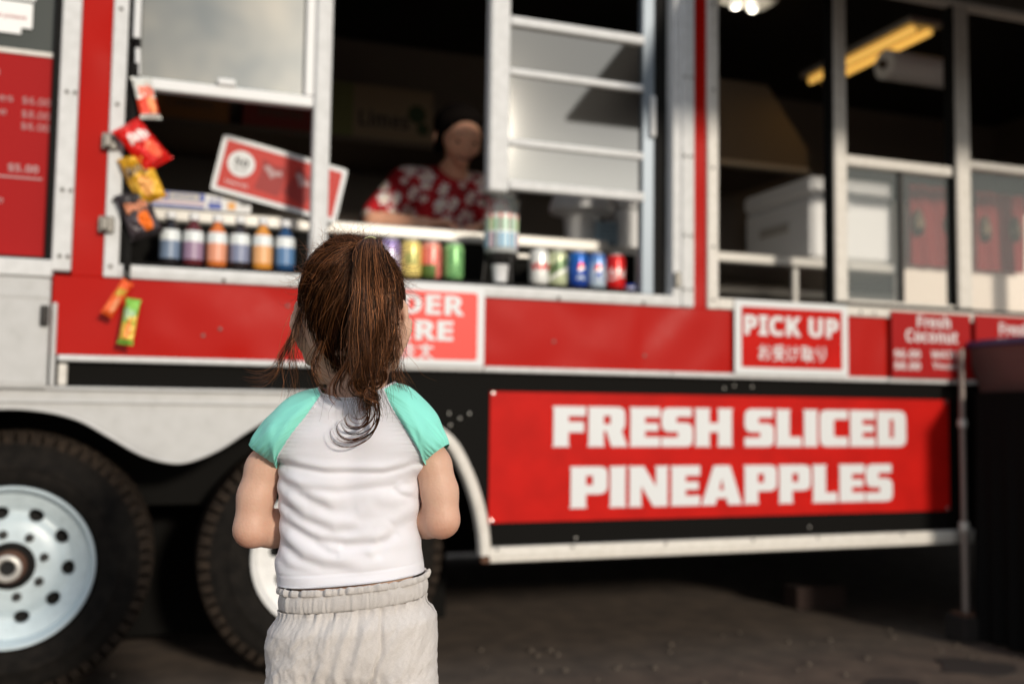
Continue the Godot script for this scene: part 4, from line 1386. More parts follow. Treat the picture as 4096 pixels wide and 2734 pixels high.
	var gl := mat("spot_glow", lin(0.9, 0.9, 0.9), 0.5)
	gl.emission_enabled = true
	gl.emission = Color(1.0, 0.97, 0.9)
	gl.emission_energy_multiplier = 1.0
	for x in [-0.035, 0.05]:
		part(s, "bulb", MB.new().lathe(pl([0.0, -0.02, 0.018, -0.012, 0.024, 0.0, 0.018, 0.019]), 20), gl, Vector3(x, 0.0, 0))
		var ol := OmniLight3D.new()
		ol.name = "ceiling_spot_light"
		ol.light_color = Color(1.0, 0.95, 0.86)
		ol.light_energy = 0.015
		ol.light_size = 0.02
		ol.shadow_enabled = true
		ol.position = Vector3(2.22 + x, 2.49, -0.62)
		add_child(ol, true)


# ---------------------------------------------------------------- table at the right end
func table_corner() -> void:
	var t := thing("draped_table", "table under a black cloth that reaches the ground at the right", "table", Vector3(3.3, 0, 0.28))
	part(t, "table_top", boxm(-0.56, 1.2, 0.86, 0.885, -0.19, 0.20, 0.006), M.black_paint)
	var p := PackedVector3Array()
	var nu := 161
	var cloth := mat("black_cloth", lin(0.008, 0.0078, 0.0075), 0.95)
	cloth.metallic_specular = 0.1
	for j in 10:
		for i in nu:
			var q := 4.0 * i / (nu - 1)
			var sg := int(minf(q, 3.999))
			var w := q - sg
			var cr := [Vector2(-0.565, 0.205), Vector2(1.205, 0.205), Vector2(1.205, -0.195), Vector2(-0.565, -0.195)]
			var a: Vector2 = cr[sg].lerp(cr[(sg + 1) % 4], w)
			var o := 0.012 * (1.0 - j / 9.0) * (sin(i * 0.9) + 0.6 * sin(i * 0.37 + 1.0))
			p.append(Vector3(a.x + o * (-1.0 if sg == 3 else 0.3), 0.012 + 0.875 * j / 9.0, a.y + o * (1.0 if sg == 0 else 0.2) * (0.2 if sg == 2 else 1.0)))
	part(t, "cloth_skirt", MB.new().grid(p, nu, 10), cloth)
	part(t, "cloth_top", boxm(-0.566, 1.206, 0.8855, 0.889, -0.196, 0.206, 0.0015), cloth)
	t = thing("lidded_tub", "pinkish translucent storage tub with a violet lid on the black table", "tub", Vector3(3.04, 0.8895, 0.17))
	var pk := mat("tub_pink", lin(0.13, 0.070, 0.064), 0.4)
	var tp := PackedVector3Array()
	for j in 2:
		for i in 5:
			var c: Vector2 = [Vector2(-1, 1), Vector2(1, 1), Vector2(1, -1), Vector2(-1, -1), Vector2(-1, 1)][i]
			var k := 1.0 if j == 1 else 0.84
			tp.append(Vector3(c.x * 0.26 * k, j * 0.165, c.y * 0.17 * k))
	var tb := MB.new()
	for i in 4: tb.quad(tp[i], tp[i + 1], tp[i + 6], tp[i + 5])
	tb.quad(tp[0], tp[3], tp[2], tp[1])
	part(t, "tub", tb, pk)
	tb = boxm(-0.275, 0.275, 0.1655, 0.185, -0.185, 0.185, 0.007)
	tb.box(Vector3(-0.23, 0.1855, -0.14), Vector3(0.23, 0.194, 0.14), 0.004)
	part(t, "lid", tb, mat("lid_violet", lin(0.055, 0.045, 0.14), 0.4))
	t = thing("thin_pole", "thin grey metal pole on a rusty foot beside the black table", "pole", Vector3(2.712, 0, 0.05))
	var a := MB.new()
	a.tube([Vector3(0, 0.40, 0), Vector3(0, 1.045, 0)], 0.0105, 14)
	part(t, "upper_tube", a, mat("pole_grey", lin(0.24, 0.20, 0.18), 0.45, 0.5))
	a = MB.new()
	a.tube([Vector3(0, 0.10, 0), Vector3(0, 0.415, 0)], 0.0135, 14)
	part(t, "lower_tube", a, M.pole_grey)
	a = MB.new()
	a.lathe(pl([0.016, 0.385, 0.018, 0.39, 0.018, 0.415, 0.016, 0.42]), 16)
	a.lathe(pl([0.013, 0.76, 0.0155, 0.762, 0.0155, 0.785, 0.0125, 0.79]), 16)
	part(t, "collar", a, M.counter_grey)
	a = boxm(-0.035, 0.035, 0.088, 0.10, -0.035, 0.035, 0.003)
	part(t, "foot", a, M.rust)
	t = thing("wood_block", "weathered wood block under the thin pole's foot", "block", Vector3(2.712, 0, 0.05))
	part(t, "block", boxm(-0.05, 0.05, 0.0, 0.0875, -0.05, 0.05, 0.006), mat("old_wood", lin(0.016, 0.012, 0.010), 0.95))
	t = thing("timber_offcut", "reddish brown timber offcut lying in the dark under the trailer", "timber", Vector3(2.55, 0.0, -0.60))
	part(t, "timber", boxm(-0.12, 0.12, 0.0, 0.09, -0.05, 0.05, 0.005), mat("red_timber", lin(0.030, 0.016, 0.012), 0.95))


# ---------------------------------------------------------------- the woman serving
func skin_mat(called: String, c: Color) -> StandardMaterial3D:
	var m := mat(called, c, 0.52)
	m.vertex_color_use_as_albedo = true
	m.subsurf_scatter_enabled = true
	m.subsurf_scatter_strength = 0.12
	m.metallic_specular = 0.4
	m.heightmap_enabled = true
	m.heightmap_texture = noise_tex(61, 0.05, Color.BLACK, Color.WHITE, 256, 4)
	m.heightmap_scale = 0.03
	m.uv1_triplanar = true
	m.uv1_scale = Vector3.ONE * 14.0
	return m

func head_bones(b: Body, h: Vector3, s: float, fw: Vector3) -> void:
	# h: centre of the skull; s: scale (1 = adult); fw: where the face looks
	var r := fw.cross(Vector3.UP).normalized()
	var u := r.cross(fw).normalized()
	b.bone(h + (u * 0.020 - fw * 0.018) * s, h + (u * 0.020 + fw * 0.012) * s, 0.078 * s, 0.072 * s, 0.02 * s)
	b.bone(h + (u * -0.02 + fw * 0.030) * s, h + (u * -0.072 + fw * 0.055) * s, 0.054 * s, 0.026 * s, 0.03 * s)
	for q in [-1.0, 1.0]:
		b.bone(h + (r * 0.036 * q + u * -0.022 + fw * 0.048) * s, h + (r * 0.030 * q + u * -0.03 + fw * 0.050) * s, 0.026 * s, 0.024 * s, 0.02 * s)
		b.bone(h + (r * 0.045 * q + u * 0.016 + fw * 0.071) * s, h + (r * 0.012 * q + u * 0.018 + fw * 0.082) * s, 0.009 * s, 0.009 * s, 0.012 * s)
	b.bone(h + (u * 0.004 + fw * 0.082) * s, h + (u * -0.026 + fw * 0.097) * s, 0.007 * s, 0.0105 * s, 0.010 * s)
	b.bone(h + (r * -0.014 + u * -0.053 + fw * 0.080) * s, h + (r * 0.014 + u * -0.053 + fw * 0.080) * s, 0.0075 * s, 0.0075 * s, 0.007 * s)
	b.bone(h + (r * -0.012 + u * -0.062 + fw * 0.078) * s, h + (r * 0.012 + u * -0.062 + fw * 0.078) * s, 0.0075 * s, 0.0075 * s, 0.006 * s)
	for q in [-1.0, 1.0]:  # ears
		var e = h + (r * 0.074 * q + u * -0.012 - fw * 0.004) * s
		var o = (r * q * 0.7 - fw * 0.7)
		b.bone(e + u * 0.018 * s + o * 0.008 * s, e + u * -0.010 * s + o * 0.006 * s, 0.007 * s, 0.006 * s, 0.006 * s)
		var last = e + (u * -0.024) * s
		for k in 7:
			var a := -0.5 + k * 0.55
			var p = e + (u * (0.004 - cos(a) * 0.028) + o * (0.008 + sin(a) * 0.014)) * s
			b.bone(last, p, 0.005 * s, 0.005 * s, 0.004 * s)
			last = p

func hand_bones(b: Body, wrist: Vector3, dir: Vector3, palm_n: Vector3, s: float, side: float) -> void:
	var d := dir.normalized()
	var n := palm_n.normalized()
	var r := d.cross(n).normalized() * side
	for k in 4:
		b.bone(wrist, wrist + (d * 0.075 + r * (-0.027 + 0.018 * k)) * s, 0.015 * s, 0.0125 * s, 0.008 * s)
	for k in 4:
		var L: float = [0.036, 0.043, 0.040, 0.031][k] * s
		var p := wrist + (d * 0.078 + r * (-0.029 + 0.0195 * k)) * s
		var dd := d
		for j in 3:
			dd = (dd + n * [0.25, 0.55, 0.55][j]).normalized()
			var q = p + dd * L * [1.0, 0.68, 0.5][j]
			b.bone(p, q, [0.0098, 0.0088, 0.0078][j] * s, [0.0088, 0.0078, 0.0068][j] * s, 0.003 * s)
			p = q
	var t0 := wrist + (d * 0.022 - r * 0.022) * s
	var t1 := t0 + (d * 0.028 - r * 0.026 + n * 0.012) * s
	var t2 := t1 + (d * 0.026 - r * 0.006 + n * 0.012) * s
	b.bone(t0, t1, 0.014 * s, 0.0105 * s, 0.006 * s)
	b.bone(t1, t2, 0.0100 * s, 0.0078 * s, 0.003 * s)

func woman() -> void:
	var w := thing("person", "woman in a red shirt with white flowers leaning at the serving window", "person", Vector3(0.955, 0.56, -0.94))
	var hd := Vector3(0.055, 1.285, 0.235)
	var fw := Vector3(0.05, -0.42, 0.9).normalized()
	var sm := skin_mat("skin_woman", lin(0.80, 0.42, 0.28))
	var mb := MB.new()
	var b := Body.new()
	b.setup(Vector3(-0.36, -0.01, -0.2), Vector3(0.36, 1.20, 0.5), 0.014, 0.03)
	b.bone(Vector3(0.05, 1.23, 0.20), Vector3(0.04, 1.12, 0.13), 0.048, 0.055)
	b.bone(Vector3(-0.10, 1.10, 0.12), Vector3(0.14, 1.10, 0.12), 0.07, 0.07)
	b.bone(Vector3(0.02, 1.06, 0.10), Vector3(0.0, 0.70, 0.0), 0.12, 0.115)
	for s in [-1.0, 1.0]:
		b.bone(Vector3(0.02 + s * 0.165, 1.10, 0.12), Vector3(-0.02 + s * 0.255, 0.93, 0.27), 0.05, 0.040)
		b.bone(Vector3(-0.02 + s * 0.255, 0.93, 0.27), Vector3(0.0 + s * 0.12, 0.905, 0.42), 0.038, 0.026)
		b.bone(Vector3(s * 0.08, 0.68, 0.0), Vector3(s * 0.085, 0.36, 0.02), 0.082, 0.055)
		b.bone(Vector3(s * 0.085, 0.36, 0.02), Vector3(s * 0.085, 0.06, -0.02), 0.052, 0.034)
		b.bone(Vector3(s * 0.085, 0.03, -0.03), Vector3(s * 0.095, 0.022, 0.13), 0.034, 0.026)
	b.into(mb)
	b = Body.new()
	b.setup(hd - Vector3.ONE * 0.16, hd + Vector3.ONE * 0.15, 0.0055, 0.02)
	head_bones(b, hd, 1.06, fw)
	b.bone(hd + Vector3(0.0, -0.06, -0.03), hd + Vector3(-0.005, -0.15, -0.07), 0.045, 0.05)
	b.into(mb)
	for s in [-1.0, 1.0]:
		b = Body.new()
		var wr := Vector3(s * 0.12, 0.905, 0.42)
		b.setup(wr - Vector3.ONE * 0.15, wr + Vector3.ONE * 0.15, 0.005, 0.01)
		b.bone(wr - Vector3(-s * 0.03, 0, 0.03), wr, 0.027, 0.025)
		hand_bones(b, wr, Vector3(-s * 0.8, 0.0, 0.55), Vector3(0, -1, 0.1), 0.9, s)
		b.into(mb)
	part(w, "body", mb, sm)
	# shirt with a flower print
	b = Body.new()
	b.setup(Vector3(-0.38, 0.60, -0.22), Vector3(0.38, 1.26, 0.42), 0.011, 0.03)
	b.bone(Vector3(-0.11, 1.105, 0.115), Vector3(0.15, 1.105, 0.115), 0.082, 0.082)
	b.bone(Vector3(0.02, 1.05, 0.10), Vector3(0.0, 0.66, 0.0), 0.145, 0.15)
	for s in [-1.0, 1.0]:
		b.bone(Vector3(0.02 + s * 0.155, 1.10, 0.12), Vector3(-0.015 + s * 0.240, 0.955, 0.245), 0.072, 0.068)
	var sb := MB.new()
	b.carve(Vector3(0.06, 1.205, 0.225), 0.080)
	b.into(sb, null, 4.4)
	var nz := FastNoiseLite.new()
	nz.seed = 5
	var fl := []
	var fr := RandomNumberGenerator.new()
	fr.seed = 21
	for k in 30: fl.append([fr.randf(), fr.randf(), fr.randf_range(0.075, 0.115), fr.randf() * TAU])
	var shirt := mat("flower_cloth", Color.WHITE, 0.8)
	shirt.albedo_texture = image_tex(160, 160, func(u: float, v: float) -> Color:
		var c := Color(0.78, 0.08, 0.13).lerp(Color(0.55, 0.04, 0.09), 0.5 + nz.get_noise_2d(u * 300.0, v * 300.0))
		for q in fl:
			var d := Vector2(fposmod(u - q[0] + 0.5, 1.0) - 0.5, fposmod(v - q[1] + 0.5, 1.0) - 0.5)
			var r := d.length()
			if r < q[2]:
				var pet: float = 0.55 + 0.45 * cos(5.0 * (d.angle() + q[3]))
				if r < q[2] * 0.22: return Color(0.86, 0.66, 0.30)
				if r < q[2] * (0.35 + 0.65 * pet): return Color(0.96, 0.93, 0.92)
		return c)
	part(w, "shirt", sb, shirt)
	b = Body.new()
	b.setup(Vector3(-0.3, 0.0, -0.3), Vector3(0.3, 0.75, 0.3), 0.016, 0.03)
	b.bone(Vector3(0, 0.68, 0.0), Vector3(0, 0.62, 0.0), 0.14, 0.14)
	for s in [-1.0, 1.0]: b.bone(Vector3(s * 0.08, 0.64, 0.0), Vector3(s * 0.088, 0.10, 0.0), 0.098, 0.06)
	sb = MB.new()
	b.into(sb)
	part(w, "trousers", sb, mat("dark_trousers", lin(0.02, 0.02, 0.025), 0.85))
	# hair pulled back
	b = Body.new()
	b.setup(hd - Vector3.ONE * 0.16, hd + Vector3.ONE * 0.16, 0.008, 0.02)
	b.bone(hd - fw * 0.030 + Vector3(0, 0.036, 0), hd + fw * 0.012 + Vector3(0, 0.046, 0), 0.096, 0.088)
	for s in [-1.0, 1.0]: b.bone(hd + Vector3(s * 0.06, 0.06, 0.02), hd + Vector3(s * 0.078, -0.04, -0.03), 0.026, 0.022)
	b.bone(hd - fw * 0.10 + Vector3(0, 0.03, 0), hd - fw * 0.11 + Vector3(0, 0.02, 0), 0.045, 0.045)
	b.carve(hd + fw * 0.136 + Vector3(0, -0.010, 0), 0.112)
	sb = MB.new()
	b.into(sb)
	part(w, "hair", sb, mat("black_hair", lin(0.007, 0.0055, 0.005), 0.8))
	M.black_hair.metallic_specular = 0.08
	var r := fw.cross(Vector3.UP).normalized()
	var u := r.cross(fw).normalized()
	for s in [-1.0, 1.0]:
		var e = hd + (r * 0.031 * s + u * 0.002 + fw * 0.074) * 1.06
		part(w, "eye", MB.new().lathe(pl([0, -0.011, 0.0078, -0.0078, 0.011, 0, 0.0078, 0.0078, 0, 0.011]), 16), mat("eye_dark", lin(0.05, 0.03, 0.02), 0.2), e)
	for q in [-1.0, 1.0]:
		var bw := MB.new()
		bw.tube([hd + (r * 0.014 * q + u * 0.022 + fw * 0.0835) * 1.06, hd + (r * 0.032 * q + u * 0.026 + fw * 0.078) * 1.06, hd + (r * 0.048 * q + u * 0.019 + fw * 0.066) * 1.06], 0.0045, 8)
		part(w, "eyebrow", bw, M.black_hair)
	var lm := MB.new()
	lm.tube([hd + (r * -0.028 + u * -0.050 + fw * 0.080) * 1.06, hd + (r * -0.014 + u * -0.0570 + fw * 0.0875) * 1.06, hd + (r * 0.014 + u * -0.0570 + fw * 0.0875) * 1.06, hd + (r * 0.028 + u * -0.050 + fw * 0.080) * 1.06], 0.0055, 8)
	part(w, "lips", lm, mat("lips", lin(0.20, 0.06, 0.05), 0.4))


# ---------------------------------------------------------------- the girl, seen from behind
const FOLDS := [
	[0.0046, 0.006, [-0.104, 0.731, -0.0309, 0.7205, 0.0494, 0.7212, 0.102, 0.734]],
	[0.0032, 0.008, [-0.100, 0.711, -0.0666, 0.6985, -0.0131, 0.6945, 0.0405, 0.7011, 0.0829, 0.7044, 0.100, 0.715]],
	[0.0042, 0.009, [-0.104, 0.708, -0.0577, 0.6858, -0.0131, 0.666]],
	[0.0062, 0.010, [-0.106, 0.684, -0.0621, 0.6551, -0.0175, 0.6397, 0.0282, 0.6419]],
	[0.0066, 0.009, [-0.104, 0.656, -0.0488, 0.6288, 0.0003, 0.6222, 0.0405, 0.6244, 0.0680, 0.634]],
	[0.0060, 0.010, [-0.108, 0.628, -0.0621, 0.6003, -0.0309, 0.5915, 0.0259, 0.5890]],
	[0.0028, 0.011, [0.104, 0.690, 0.0695, 0.6726, 0.0305, 0.6748]],
	[0.0034, 0.012, [0.104, 0.662, 0.0672, 0.6441, 0.0059, 0.6332]],
	[0.0030, 0.007, [-0.050, 0.625, -0.022, 0.6113, -0.006, 0.608]],
	[0.0040, 0.009, [0.070, 0.640, 0.0502, 0.622, 0.0395, 0.598]],
	[0.0026, 0.009, [-0.104, 0.600, -0.0845, 0.587, -0.0398, 0.5806, 0.0271, 0.5828, 0.0952, 0.596]],
	[0.0032, 0.006, [0.060, 0.700, 0.072, 0.690, 0.090, 0.683]],
	[0.0015, 0.010, [-0.060, 0.672, -0.030, 0.667, 0.010, 0.668]],
	[0.0015, 0.009, [0.010, 0.655, 0.040, 0.660, 0.075, 0.668]]]

func fold_at(x: float, y: float) -> float:
	var o := 0.0
	var q := Vector2(x, y)
	for f in FOLDS:
		var w: float = f[1]
		var pts: Array = f[2]
		var m := pts.size() / 2 - 1
		var best := 1e9
		var side := 0.0
		var along := 0.0
		for i in m:
			var a := Vector2(pts[i * 2], pts[i * 2 + 1])
			var b := Vector2(pts[i * 2 + 2], pts[i * 2 + 3])
			var ab := b - a
			var t := clampf((q - a).dot(ab) / ab.length_squared(), 0.0, 1.0)
			var d := q - a - ab * t
			var l := d.length()
			if l < best:
				best = l
				side = signf(ab.x * d.y - ab.y * d.x) * signf(ab.x)
				along = (i + t) / m
		if best > w * 4.0: continue
		var s := best * side / w
		var e := smoothstep(0.0, 0.16, along) * smoothstep(1.0, 0.78, along)
		e = maxf(e, 0.6 * smoothstep(0.075, 0.1, absf(x)))
		var prof := exp(-(s - 1.15) * (s - 1.15) * 0.9) - 0.95 * exp(-(s + 0.25) * (s + 0.25) * 1.8)
		o += f[0] * e * prof
	return o

func torso_pt(th: float, vv: float) -> Vector3:
	# th 0..PI: the back from the right side to the left; PI..TAU: the front.  vv 0..1 hem to armpits, 1..2 armpits to neckline
	var back := th <= PI
	var u := cos(th)
	var xl: float
	var xr: float
	var yl: float
	var yr: float
	var wl: float
	var wr: float
	if vv <= 1.0:
		yl = lerpf(0.5555, 0.7255, vv)
		yr = lerpf(0.5760, 0.7300, vv)
		xl = ramp([0.5555, -0.1075, 0.588, -0.1125, 0.613, -0.1055, 0.652, -0.1065, 0.691, -0.1105, 0.7255, -0.1090], yl)
		xr = ramp([0.5765, 0.1020, 0.6155, 0.0970, 0.643, 0.0915, 0.675, 0.0940, 0.7096, 0.0920, 0.730, 0.1065], yr)
		wl = xl
		wr = xr
	else:
		var t := vv - 1.0
		var te := t * t * (3.0 - 2.0 * t)
		yl = lerpf(0.7255, 0.8280, t)
		yr = lerpf(0.7300, 0.8365, t)
		xl = lerpf(-0.1090, -0.0430, lerpf(t, te, 0.35))
		xr = lerpf(0.1065, 0.0430, lerpf(t, te, 0.35))
		wl = ramp([0.0, -0.109, 0.22, -0.132, 0.5, -0.142, 0.8, -0.120, 1.0, -0.088], t)
		wr = ramp([0.0, 0.1065, 0.22, 0.124, 0.5, 0.128, 0.8, 0.108, 1.0, 0.082], t)
	var s := (1.0 + u) * 0.5
	var x := lerpf(xl, xr, s)
	var y := lerpf(yl, yr, s)
	if vv > 1.0: y -= (vv - 1.0) * (vv - 1.0) * 0.010 * (1.0 - u * u)
	var c := (wl + wr) * 0.5
	var w := (wr - wl) * 0.5
	var q := clampf((x - c) / w, -1.0, 1.0)
	var base := pow(maxf(1.0 - pow(absf(q), 2.5), 0.0), 0.46)
	var d: float
	if back:
		d = ramp([0.555, 0.074, 0.60, 0.069, 0.64, 0.068, 0.70, 0.073, 0.76, 0.074, 0.80, 0.064, 0.838, 0.049], y)
		var z := d * base - 0.004 * exp(-pow((x - 0.003) / 0.02, 2.0)) * smoothstep(0.60, 0.70, y)
		var k := smoothstep(0.0, 0.5, base)
		var f := fold_at(x, y) if y < 0.765 else 0.0
		# knit drapes: faint broad waves
		f += 0.0009 * sin(x * 46.0 + y * 90.0) * sin(y * 61.0 - x * 20.0)
		if vv > 1.0:  # gathers along the raglan seams
			var e := minf(x - xl, xr - x)
			f += 0.0010 * exp(-e / 0.007) * sin(y * 1050.0)
		if vv < 0.14: f -= 0.0011 * exp(-pow((vv - 0.098) / 0.008, 2.0))
		if vv < 0.10: f += 0.0014 * smoothstep(0.10, 0.0, vv) * (1.0 if vv > 0.074 else 0.25)
		return Vector3(x + f * q * 0.3, y, z + f * k * 0.62)
	d = ramp([0.555, 0.078, 0.62, 0.088, 0.70, 0.078, 0.76, 0.066, 0.838, 0.040], y)
	return Vector3(x, y - (0.012 * (1.0 - u * u) * (vv - 1.0) if vv > 1.0 else 0.0), -d * base)

func sleeve(sg: float) -> MB:
	# sg -1: left, 1: right
	var ns := 121
	var nv := 44
	var p := PackedVector3Array()
	var cc := Vector3(-0.1335, 0.7385, 0.002) if sg < 0 else Vector3(0.1195, 0.7440, 0.002)
	var e1 := Vector3(0.0215, -0.0150, 0.0) if sg < 0 else Vector3(-0.0175, -0.0140, 0.0)
	var e2 := Vector3(0, 0.004, 0.0385)
	var j := Vector3(-0.098, 0.762, 0.0) if sg < 0 else Vector3(0.088, 0.766, 0.0)
	var ths := PI if sg < 0 else 0.0
	for v in nv:
		var t := float(v) / (nv - 1)
		for i in ns:
			var s := float(i) / (ns - 1)
			var p0: Vector3
			if s <= 0.4:
				p0 = torso_pt(PI - 0.0001 if sg < 0 else 0.0001, 1.0 + s / 0.4)
			elif s < 0.6:
				var w := (s - 0.4) / 0.2
				var a := torso_pt(PI - 0.0001 if sg < 0 else 0.0001, 2.0)
				var b := torso_pt(PI + 0.0001 if sg < 0 else TAU - 0.0001, 2.0)
				p0 = a.lerp(b, w) + Vector3(sg * 0.012, 0.010, 0) * sin(PI * w)
			else:
				p0 = torso_pt(PI + 0.0001 if sg < 0 else TAU - 0.0001, 2.0 - (s - 0.6) / 0.4)
			var ph := TAU * s
			var p1 := cc + e1 * cos(ph) + e2 * sin(ph)
			var m := (p0 + p1) * 0.5
			var o := m - j
			o.z *= 1.25
			o = o.normalized()
			var bl := lerpf(0.012, 0.040, smoothstep(0.0, 0.3, minf(s, 1.0 - s)))
			var pm := m + o * bl
			var q := p0 * (1 - t) * (1 - t) + pm * 2.0 * t * (1 - t) + p1 * t * t
			# gathers: at the seam near the armpit, and towards the elastic cuff
			var gs := exp(-t / 0.20) * smoothstep(0.38, 0.12, absf(s - 0.0 if s < 0.5 else 1.0 - s))
			var g := 0.0016 * gs * sin(s * 190.0 + sin(t * 9.0)) * smoothstep(0.0, 0.06, t)
			g += 0.0013 * smoothstep(0.62, 0.95, t) * sin(s * 120.0 + 1.7 * sin(s * 31.0)) * (1.0 - smoothstep(0.97, 1.0, t) * 0.6)
			g += 0.0030 * sin(t * PI) * sin(s * 17.0 + t * 5.0 + sg) * sin(t * 6.0 + s * 9.0)
			g += 0.0022 * sin(t * PI) * exp(-pow((t - 0.62 - 0.5 * (s - 0.25)) / 0.09, 2.0))
			if t > 0.93: g -= 0.0012 * smoothstep(0.93, 1.0, t)
			q += (q - j - Vector3(sg * 0.02, -0.012, 0)).normalized() * g
			p.append(q)
	if sg > 0:  # mirror the running direction so that the outside stays outside
		var r := PackedVector3Array()
		for v in nv:
			for i in ns: r.append(p[v * ns + ns - 1 - i])
		p = r
	return MB.new().grid(p, ns, nv, false, 3.0, 1.0)

func pants_r(th: float, y: float) -> Vector3:
	var d := Vector2(cos(th), sin(th))
	# slice of pelvis and two thighs, found by stepping inwards
	var pel_w := ramp([0.40, 0.119, 0.47, 0.1265, 0.50, 0.1205, 0.528, 0.1025], y)
	var pel_d := ramp([0.40, 0.080, 0.46, 0.093, 0.50, 0.090, 0.528, 0.080], y)
	var thigh := ramp([0.38, 1.0, 0.45, 0.55, 0.50, 0.0], y)
	var c := Vector2(0.001, 0.002)
	var r := 0.16
	for it in 26:
		var q := c + d * r
		var a := q - Vector2(0.001, 0.0)
		var f := (pow(pow(absf(a.x / pel_w), 2.4) + pow(absf(a.y / pel_d), 2.4), 1.0 / 2.4) - 1.0) * pel_d
		f += 0.010 * thigh
		for s in [-1.0, 1.0]:
			var cx: float = (-0.062 if s < 0 else 0.068)
			var b := q - Vector2(cx, 0.004)
			var g := (Vector2(b.x / 0.066, b.y / 0.090).length() - 1.0) * 0.066 + 0.03 * (1.0 - thigh)
			var k := 0.012
			var h := maxf(k - absf(f - g), 0.0) / k
			f = minf(f, g) - h * h * k * 0.25
		r -= f * 0.8
	return Vector3(c.x + d.x * r, y, c.y + d.y * r)

